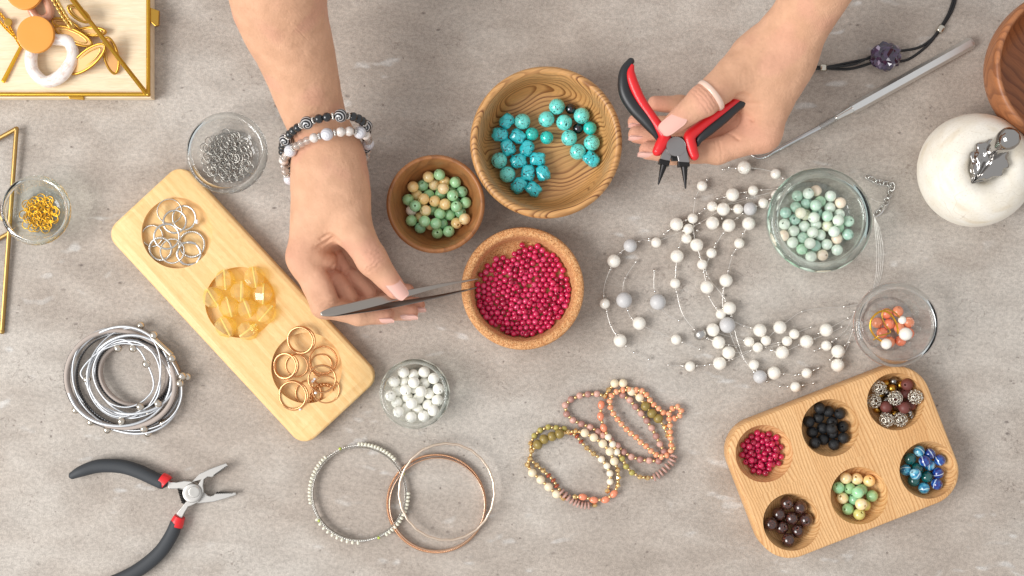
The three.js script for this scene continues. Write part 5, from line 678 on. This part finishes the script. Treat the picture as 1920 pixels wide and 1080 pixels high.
function hand({ pads = [], arm, label, category, fingers, palm, creases, grooves, blush, nails, lo, hi, base, pk = 0.016 }) {
  const J = ([x, y, h, r]) => [at(x, y, h / 1000), len(r, h / 1000)];
  const chains = fingers.map(l => { const j = l.map(J); return j.slice(1).map((b, i) => bone(j[i], b)); }), fat = pads.map(([a, b]) => bone(J(a), J(b))), body = palm.map(([a, b]) => bone(J(a), J(b))), aj = spline(arm, 14).map(J), limb = aj.slice(1).map((b, i) => bone(aj[i], b));
  const G3 = grooves.map(([x, y, h, dx, dy, dh, list, reach, amp]) => ({ c: at(x, y, h / 1000), a: V(dx, dh, dy).normalize(), list, reach, amp: amp ?? 0.0006 }));
  const CR = creases.map(l => spline(l.map(([x, y, h]) => { const p = at(x, y, h / 1000); return [p.x, p.y, p.z]; }), 16));
  const f = (x, y, z) => {
    let p = 1e9; for (const b of limb) p = Math.min(p, b(x, y, z)); for (const b of body) { const d = b(x, y, z); p = p > 1 ? d : smin(p, d, pk); }
    let D = 1e9; for (const c of chains) { let d = 1e9; for (const b of c) { const q = b(x, y, z); d = d > 1 ? q : smin(d, q, 0.0045); } D = Math.min(D, smin(d, p, 0.009)); }
    for (const b of fat) D = smin(D, b(x, y, z), 0.0022); if (Math.abs(D) > 0.004) return D;
    D += 0.00022 * n3(x * 70, y * 70, z * 70) + 0.0001 * n3(x * 240, y * 240, z * 240);
    for (const g of G3) { const px = x - g.c.x, py = y - g.c.y, pz = z - g.c.z, l = Math.hypot(px, py, pz); if (l > g.reach) continue; const t = px * g.a.x + py * g.a.y + pz * g.a.z + 0.0009 * n3(x * 160, y * 160, z * 160), m = 1 - sm(g.reach * 0.55, g.reach, l); for (const q of g.list) D += m * g.amp * Math.exp(-(((t - q) / 0.0009) ** 2)); }
    for (const c of CR) { let best = 1; for (let i = 0; i < c.length - 1; i++) { const [ax, ay, az] = c[i], [bx, by, bz] = c[i + 1], vx = bx - ax, vy = by - ay, vz = bz - az, t = clamp(((x - ax) * vx + (y - ay) * vy + (z - az) * vz) / (vx * vx + vy * vy + vz * vz)), dx = x - ax - vx * t, dz = z - az - vz * t, dy = (y - ay - vy * t) * 0.25, d = dx * dx + dy * dy + dz * dz; if (d < best) best = d; } D += 0.0011 * Math.exp(-best / (0.0013 ** 2)); }
    return D;
  };
  const g = surfaceNets(f, lo, hi, 0.0011), p = g.attributes.position, col = new Float32Array(p.count * 3), uv = new Float32Array(p.count * 2), BL = blush.map(([x, y, h, r, k]) => [at(x, y, h / 1000), len(r), k]);
  for (let i = 0; i < p.count; i++) {
    const x = p.getX(i), y = p.getY(i), z = p.getZ(i); let k = 0; for (const [c, r, s] of BL) k = Math.max(k, s * Math.exp(-(((x - c.x) ** 2 + (y - c.y) ** 2 + (z - c.z) ** 2) / (r * r))));
    const m = fbm3(x * 45, y * 45, z * 45, 3), fr = n3(x * 420, y * 420, z * 420); let c = mix3([0.70, 0.39, 0.24], [0.76, 0.435, 0.275], clamp(0.5 + m)); c = mix3(c, [0.76, 0.33, 0.24], clamp(k)); c = mix3(c, [0.72, 0.36, 0.25], 0.5 * sm(0.1, 0.7, n3(x * 28 + 4, y * 28, z * 28))); c = mix3(c, [0.6, 0.34, 0.22], 0.35 * sm(0.7, 0.85, n3(x * 260, y * 260, z * 260 + 7))); const l = 1 + 0.05 * m + 0.03 * fr; col.set(c.map(q => q * l), i * 3); uv[2 * i] = (x + y * 0.6) / 0.03; uv[2 * i + 1] = (z + y * 0.6) / 0.03;
  }
  g.setAttribute('color', new THREE.BufferAttribute(col, 3)); g.setAttribute('uv', new THREE.BufferAttribute(uv, 2));
  const o = thing('person', label, category, at(...base, 0), 'hands of one person'); part(o, 'hand_and_forearm', g, skin);
  for (const [x, y, h, dx, dy, dh, ux, uy, uh, w, L, R] of nails) { // nail: curved plate; d along the finger, u outward
    const c = at(x, y, h / 1000), d = V(dx, dh, dy).normalize(), u0 = V(ux, uh, uy), u = u0.addScaledVector(d, -u0.dot(d)).normalize(), s = V().crossVectors(d, u), W = len(w), LL = len(L), RR = len(R), pos = [], ix = [], nu = 14, nv = 16;
    for (const lay of [0, -0.0007]) for (let i = 0; i <= nv; i++) for (let j = 0; j <= nu; j++) {
      const v = i / nv, a = (j / nu * 2 - 1), end = Math.sqrt(Math.max(0, 1 - (Math.max(0, 0.32 - v) / 0.32) ** 2)), tip = Math.sqrt(Math.max(0, 1 - (Math.max(0, v - 0.68) / 0.325) ** 2)), ww = a * W * (0.06 + 0.94 * end) * (0.45 + 0.55 * tip), th = ww / RR, q = c.clone().addScaledVector(d, (v - 0.5) * LL).addScaledVector(s, RR * Math.sin(th)).addScaledVector(u, RR * (Math.cos(th) - 1) + lay - 0.0014 * (v - 0.55) ** 2 * 2 + (v < 0.1 ? -0.0004 : 0)); pos.push(q.x, q.y, q.z);
    }
    const N = (nu + 1) * (nv + 1); for (let i = 0; i < nv; i++) for (let j = 0; j < nu; j++) { const a = i * (nu + 1) + j, b = a + nu + 1; ix.push(a, a + 1, b, b, a + 1, b + 1, N + a, N + b, N + a + 1, N + b, N + b + 1, N + a + 1); }
    const rim = []; for (let j = 0; j <= nu; j++) rim.push(j); for (let i = 1; i <= nv; i++) rim.push(i * (nu + 1) + nu); for (let j = nu - 1; j >= 0; j--) rim.push(nv * (nu + 1) + j); for (let i = nv - 1; i > 0; i--) rim.push(i * (nu + 1)); rim.forEach((a, k) => { const b = rim[(k + 1) % rim.length]; ix.push(a, b, N + a, b, N + b, N + a); });
    const ng = new THREE.BufferGeometry(); ng.setAttribute('position', new THREE.Float32BufferAttribute(pos, 3)); ng.setIndex(ix); ng.computeVertexNormals(); part(o, 'fingernail', ng, nailMat);
  }
  return o;
}
hand({
  label: 'bare forearm and hand wearing two bead bracelets, pinching steel tweezers', category: 'hand', base: [620, 380],
  fingers: [
    [[572, 482, 56, 31], [606, 574, 58, 22], [672, 590, 51, 19.5], [722, 592, 44, 16.5]],      // index
    [[592, 496, 42, 28], [648, 574, 38, 22], [722, 582, 33, 19.5], [768, 585, 30, 16.5]],       // middle
    [[616, 500, 29, 26], [672, 562, 25, 20], [742, 572, 22, 18], [782, 572, 20, 15]],       // ring
    [[636, 494, 18, 24], [692, 540, 14, 17], [738, 545, 13, 15.5], [764, 545, 13, 13]],         // little
    [[640, 372, 62, 38], [664, 432, 69, 34], [698, 488, 71, 28.5], [741, 541, 66.5, 19.5]],     // thumb
  ],
  arm: [[510, -190, 165, 116], [522, 0, 122, 90], [555, 100, 97, 73], [584, 200, 75, 60], [607, 262, 63, 56], [622, 330, 56, 57]],
  palm: [[[600, 320, 58, 44], [572, 482, 56, 32]], [[612, 320, 44, 44], [592, 496, 42, 29]], [[625, 320, 34, 44], [616, 500, 29, 27]], [[636, 320, 26, 40], [636, 492, 18, 25]], [[630, 300, 62, 50], [640, 372, 62, 44]], [[612, 330, 62, 50], [606, 405, 60, 40]], [[640, 372, 60, 44], [652, 412, 58, 36]]],
  pads: [[[594, 516, 60, 21], [614, 560, 60, 20]], [[628, 524, 47, 19], [654, 560, 44, 18.5]], [[658, 520, 35, 18], [688, 550, 32, 17.5]], [[594, 484, 60, 20], [616, 490, 54, 18]], [[628, 484, 44, 18], [640, 500, 40, 16]]],
  creases: [[[575, 476, 64], [598, 462, 66], [626, 444, 70]], [[596, 520, 58], [615, 508, 58], [634, 486, 55]], [[618, 540, 50], [634, 520, 46], [638, 500, 44]], [[601, 448, 72], [618, 440, 74], [636, 452, 74]]],
  grooves: [[698, 486, 80, 43, 53, -6, [-0.006, -0.003, 0, 0.003, 0.0062], 0.015, 0.00042], [602, 570, 66, 34, 92, 0, [-0.003, 0.001], 0.014, 0.0004]],
  blush: [[741, 541, 68, 30, 0.7], [722, 592, 46, 26, 0.6], [768, 585, 32, 26, 0.7], [782, 572, 22, 26, 0.7], [764, 545, 14, 24, 0.7], [698, 488, 76, 26, 0.5], [640, 520, 45, 60, 0.5], [680, 555, 35, 50, 0.5], [560, 480, 60, 40, 0.35]],
  nails: [[743, 537, 75.4, 44, 52, -9, 0.25, -0.2, 1, 14.5, 52, 21], [719, 606, 48.5, 50, 0, -7, -0.05, 1, 0.4, 12, 38, 16], [764, 599.5, 34.5, 46, 1, -3, 0, 1, 0.4, 12, 38, 16], [784, 585.5, 24.5, 40, 0, -2, 0.08, 1, 0.4, 11, 30, 15]],
  lo: V(-0.27, 0.002, -0.29), hi: V(-0.065, 0.165, 0.045),
});
hand({
  label: 'bare hand with a pale thumb ring, gripping red handled pliers', category: 'hand', base: [1420, 150],
  fingers: [
    [[1430, 250, 74, 32], [1346, 284, 72, 23], [1262, 287, 70, 20], [1215, 282, 68, 17]],
    [[1415, 228, 58, 28], [1335, 262, 57, 22], [1250, 262, 60, 19.5], [1194, 252, 60, 16.5]],
    [[1402, 208, 44, 26], [1328, 238, 44, 21], [1245, 238, 49, 18.5], [1192, 229, 49, 15.5]],
    [[1395, 185, 34, 24], [1335, 205, 34, 18], [1275, 197, 40, 17], [1229, 194, 42, 14.5]],
    [[1432, 100, 84, 40], [1378, 140, 94, 36], [1320, 188, 105, 29], [1266, 229, 103, 20]],
  ],
  arm: [[1620, -200, 168, 84], [1560, -70, 138, 70], [1522, 2, 118, 61], [1484, 70, 94, 57], [1464, 112, 84, 54]],
  palm: [[[1470, 105, 80, 46], [1430, 250, 74, 32]], [[1460, 105, 66, 44], [1415, 228, 58, 29]], [[1450, 105, 56, 42], [1402, 208, 44, 27]], [[1445, 105, 48, 40], [1395, 185, 34, 25]], [[1470, 80, 88, 50], [1420, 112, 88, 44]], [[1460, 115, 84, 50], [1432, 175, 80, 42]], [[1420, 120, 84, 44], [1400, 160, 82, 34]]],
  creases: [[[1374, 188, 94], [1396, 192, 94], [1424, 196, 92]], [[1380, 198, 90], [1398, 214, 88], [1412, 226, 86]], [[1378, 180, 98], [1392, 176, 100], [1404, 180, 98]], [[1352, 244, 80], [1372, 250, 84], [1385, 262, 84]]],
  grooves: [[1322, 184, 116, -54, 41, -2, [-0.0075, -0.0045, -0.0015, 0.0015, 0.0045], 0.016, 0.00045], [1345, 284, 82, -84, 10, 0, [-0.003, 0.001], 0.014, 0.0004]],
  blush: [[1266, 229, 106, 30, 0.6], [1215, 282, 70, 26, 0.7], [1194, 252, 60, 26, 0.7], [1192, 229, 50, 26, 0.7], [1229, 194, 42, 26, 0.7], [1320, 186, 112, 28, 0.45], [1370, 240, 70, 60, 0.45], [1430, 262, 80, 40, 0.35]],
  nails: [[1262, 229, 112, -54, 41, -3, -0.1, -0.25, 1, 15.5, 52, 23], [1213, 295, 72, -47, -3, -2, -0.1, 1, 0.36, 11, 34, 15], [1195, 264.5, 63.5, -50, -5, 0, -0.12, 1, 0.36, 11, 33, 15], [1193, 240.5, 52.5, -50, -5, 0, -0.12, 1, 0.36, 10, 30, 14]],
  lo: V(0.085, 0.012, -0.3), hi: V(0.29, 0.175, -0.08),
});
{ // pale ring on the thumb
  const c = at(1333, 179, 0.1035), a = V(-54, 2, 45).normalize(); const g = lathe(Array.from({ length: 17 }, (_, i) => { const t = i / 16 * 2 * Math.PI; return [0.0137 + 0.0016 * Math.cos(t), 0.0024 * Math.sin(t)]; }), 64);
  const r = lone('thumb_ring', g, phys({ color: hex('#e6c6b3'), roughness: 0.25, clearcoat: 0.6, clearcoatRoughness: 0.1 }), 'smooth pale pink stone ring worn on the thumb', 'ring'); r.position.copy(c); r.quaternion.copy(turnTo(a)); r.scale.set(0.92, 1, 0.92);
}
// ---------------------------------------------------------------- bracelets on the wrist
function wristLoop(L, R, top, bottom, n) { // ends seen at L and R, highest point at top; returns points all round
  const w = ([x, y, h]) => at(x, y, h / 1000), l = w(L), r = w(R), t = w(top), c = l.clone().add(r).multiplyScalar(0.5), e1 = r.clone().sub(c), e2 = t.clone().sub(c), e3 = w(bottom).sub(c), pts = [];
  for (let i = 0; i < n; i++) { const a = i / n * 2 * Math.PI, s = Math.sin(a); const c1 = Math.cos(a); pts.push(c.clone().addScaledVector(e1, -Math.sign(c1) * Math.abs(c1) ** 0.9).addScaledVector(s >= 0 ? e2 : e3, Math.abs(s) ** 0.9)); }
  return pts;
}
{
  const silverM = metal(hex('#dcd8d2'), 0.22), blackFacet = phys({ color: hex('#1b1d20'), roughness: 0.25, clearcoat: 0.6 }), facet = new THREE.IcosahedronGeometry(1, 1), spiralMat = (bg, fg) => phys({ map: ballTex(256, 128, (x, y, z) => { const a = Math.atan2(x, z), r = Math.acos(clamp(y, -1, 1)), s = Math.sin(r * 13 - a * 2); return mix3(bg, fg, sm(0.35, 0.65, s)); }), roughness: 0.3, clearcoat: 0.6 });
  const sBlack = spiralMat(rgb(26, 27, 30), rgb(206, 204, 204)), sWhite = spiralMat(rgb(226, 224, 228), rgb(196, 196, 204)), crystal = phys({ color: hex('#f3e6dc'), transmission: 0.75, thickness: 0.004, roughness: 0.05, ior: 1.45, clearcoat: 1 }), crackle = phys({ map: veins(77, 0.5, rgb(226, 214, 204), rgb(240, 232, 226), rgb(176, 160, 148)), roughness: 0.2, clearcoat: 0.8 });
  const spacer = joined(Array.from({ length: 9 }, (_, i) => placed(new THREE.SphereGeometry(0.3, 8, 6), V(0.62 * Math.cos(i * 0.698), 0, 0.62 * Math.sin(i * 0.698)))).concat([new THREE.TorusGeometry(0.5, 0.14, 6, 18).rotateX(Math.PI / 2)]));
  const build = (name, label, loop, kinds, base) => {
    const o = thing(name, label, 'bracelet', base, 'bracelets on the wrist'), P = spline(loop.map(p => [p.x, p.y, p.z]), 400, true), cum = [0]; for (let i = 1; i <= P.length; i++) { const a = P[i - 1], b = P[i % P.length]; cum.push(cum[i - 1] + Math.hypot(a[0] - b[0], a[1] - b[1], a[2] - b[2])); }
    const total = cum.at(-1), loc = s => { s = ((s % total) + total) % total; let i = 1; while (i < cum.length - 1 && cum[i] < s) i++; const f = (s - cum[i - 1]) / (cum[i] - cum[i - 1]), a = P[i - 1], b = P[i % P.length]; return [V(mix(a[0], b[0], f), mix(a[1], b[1], f), mix(a[2], b[2], f)), V(b[0] - a[0], b[1] - a[1], b[2] - a[2]).normalize()]; };
    let s = 0, i = 0; while (s < total - 0.002) { const k = kinds[i % kinds.length], [nm, g, m, r, w, ax] = k; const [p, d] = loc(s + w / 2); let q = turnTo(d); if (ax === 'out') q = turnTo(V(0.25 * (rnd() - 0.5), 0.9, 0.55)); part(o, nm, placed(g, p, q, r), m); s += w; i++; }
    part(o, 'elastic', sweep(P.map(p => [...p, 0.0004]), 5, { closed: true }), std({ color: hex('#cfc8c0'), roughness: 0.6 })); return o;
  };
  const bk = ['black_bead', facet, blackFacet, 0.0037, 0.0064], sp = ['silver_spacer', spacer, silverM, 0.0033, 0.0026], sb = ['swirl_bead', G.noHole, sBlack, 0.0052, 0.0096, 'out'];
  const bl = build('bead_bracelet', 'black faceted bead bracelet with silver swirl beads on the wrist', wristLoop([530, 281, 60], [687, 256, 58], [616, 219, 107], [612, 330, 24], 24).map(p => p), [bk, bk, sp, sb, sp, bk, bk, bk, sp, sb, sp, bk, bk, sp, sb, sp, bk], at(610, 262, 0.03));
  const cr = ['crystal_bead', facet, crystal, 0.0035, 0.0062], ck = ['crackle_bead', G.noHole, crackle, 0.0038, 0.0068], wb = ['swirl_bead', G.noHole, sWhite, 0.005, 0.0094, 'out'];
  const cl = build('bead_bracelet', 'clear crystal and white swirl bead bracelet next to the black bracelet', wristLoop([531, 304, 55], [689, 274, 50], [622, 250, 98], [612, 350, 20], 24), [ck, cr, cr, sp, wb, sp, cr, cr, cr, ck, sp, wb, sp, ck, ck, sp, wb, sp], at(610, 285, 0.03));
  const ch = (pts, r) => sweepPx(pts.map(([x, y, h]) => [x, y, h, r]), 30, { closed: true }, 8); part(bl, 'charm_hoop', ch([[529, 270, 0.045], [525, 284, 0.04], [532, 294, 0.038], [540, 282, 0.042]], 1.3), silverM); part(bl, 'crystal_charm', placed(facet, at(531, 287, 0.036), undefined, V(0.0036, 0.0036, 0.0055)), crystal); part(cl, 'charm_hoop', ch([[533, 300, 0.034], [530, 312, 0.03], [540, 319, 0.029], [548, 309, 0.033]], 1.6), silverM); part(cl, 'charm_disc', sweepPx([[537, 304, 0.03, 7, 2], [542, 314, 0.029, 9, 2]], 6, {}, 12), silverM); part(cl, 'charm_hoop', ch([[546, 300, 0.034], [545, 310, 0.031], [552, 314, 0.031], [553, 303, 0.034]], 1.2), M.paleGold);
}
scene.traverse(o => { if (o.isMesh) o.castShadow = o.receiveShadow = true; });
renderer.render(scene, camera);
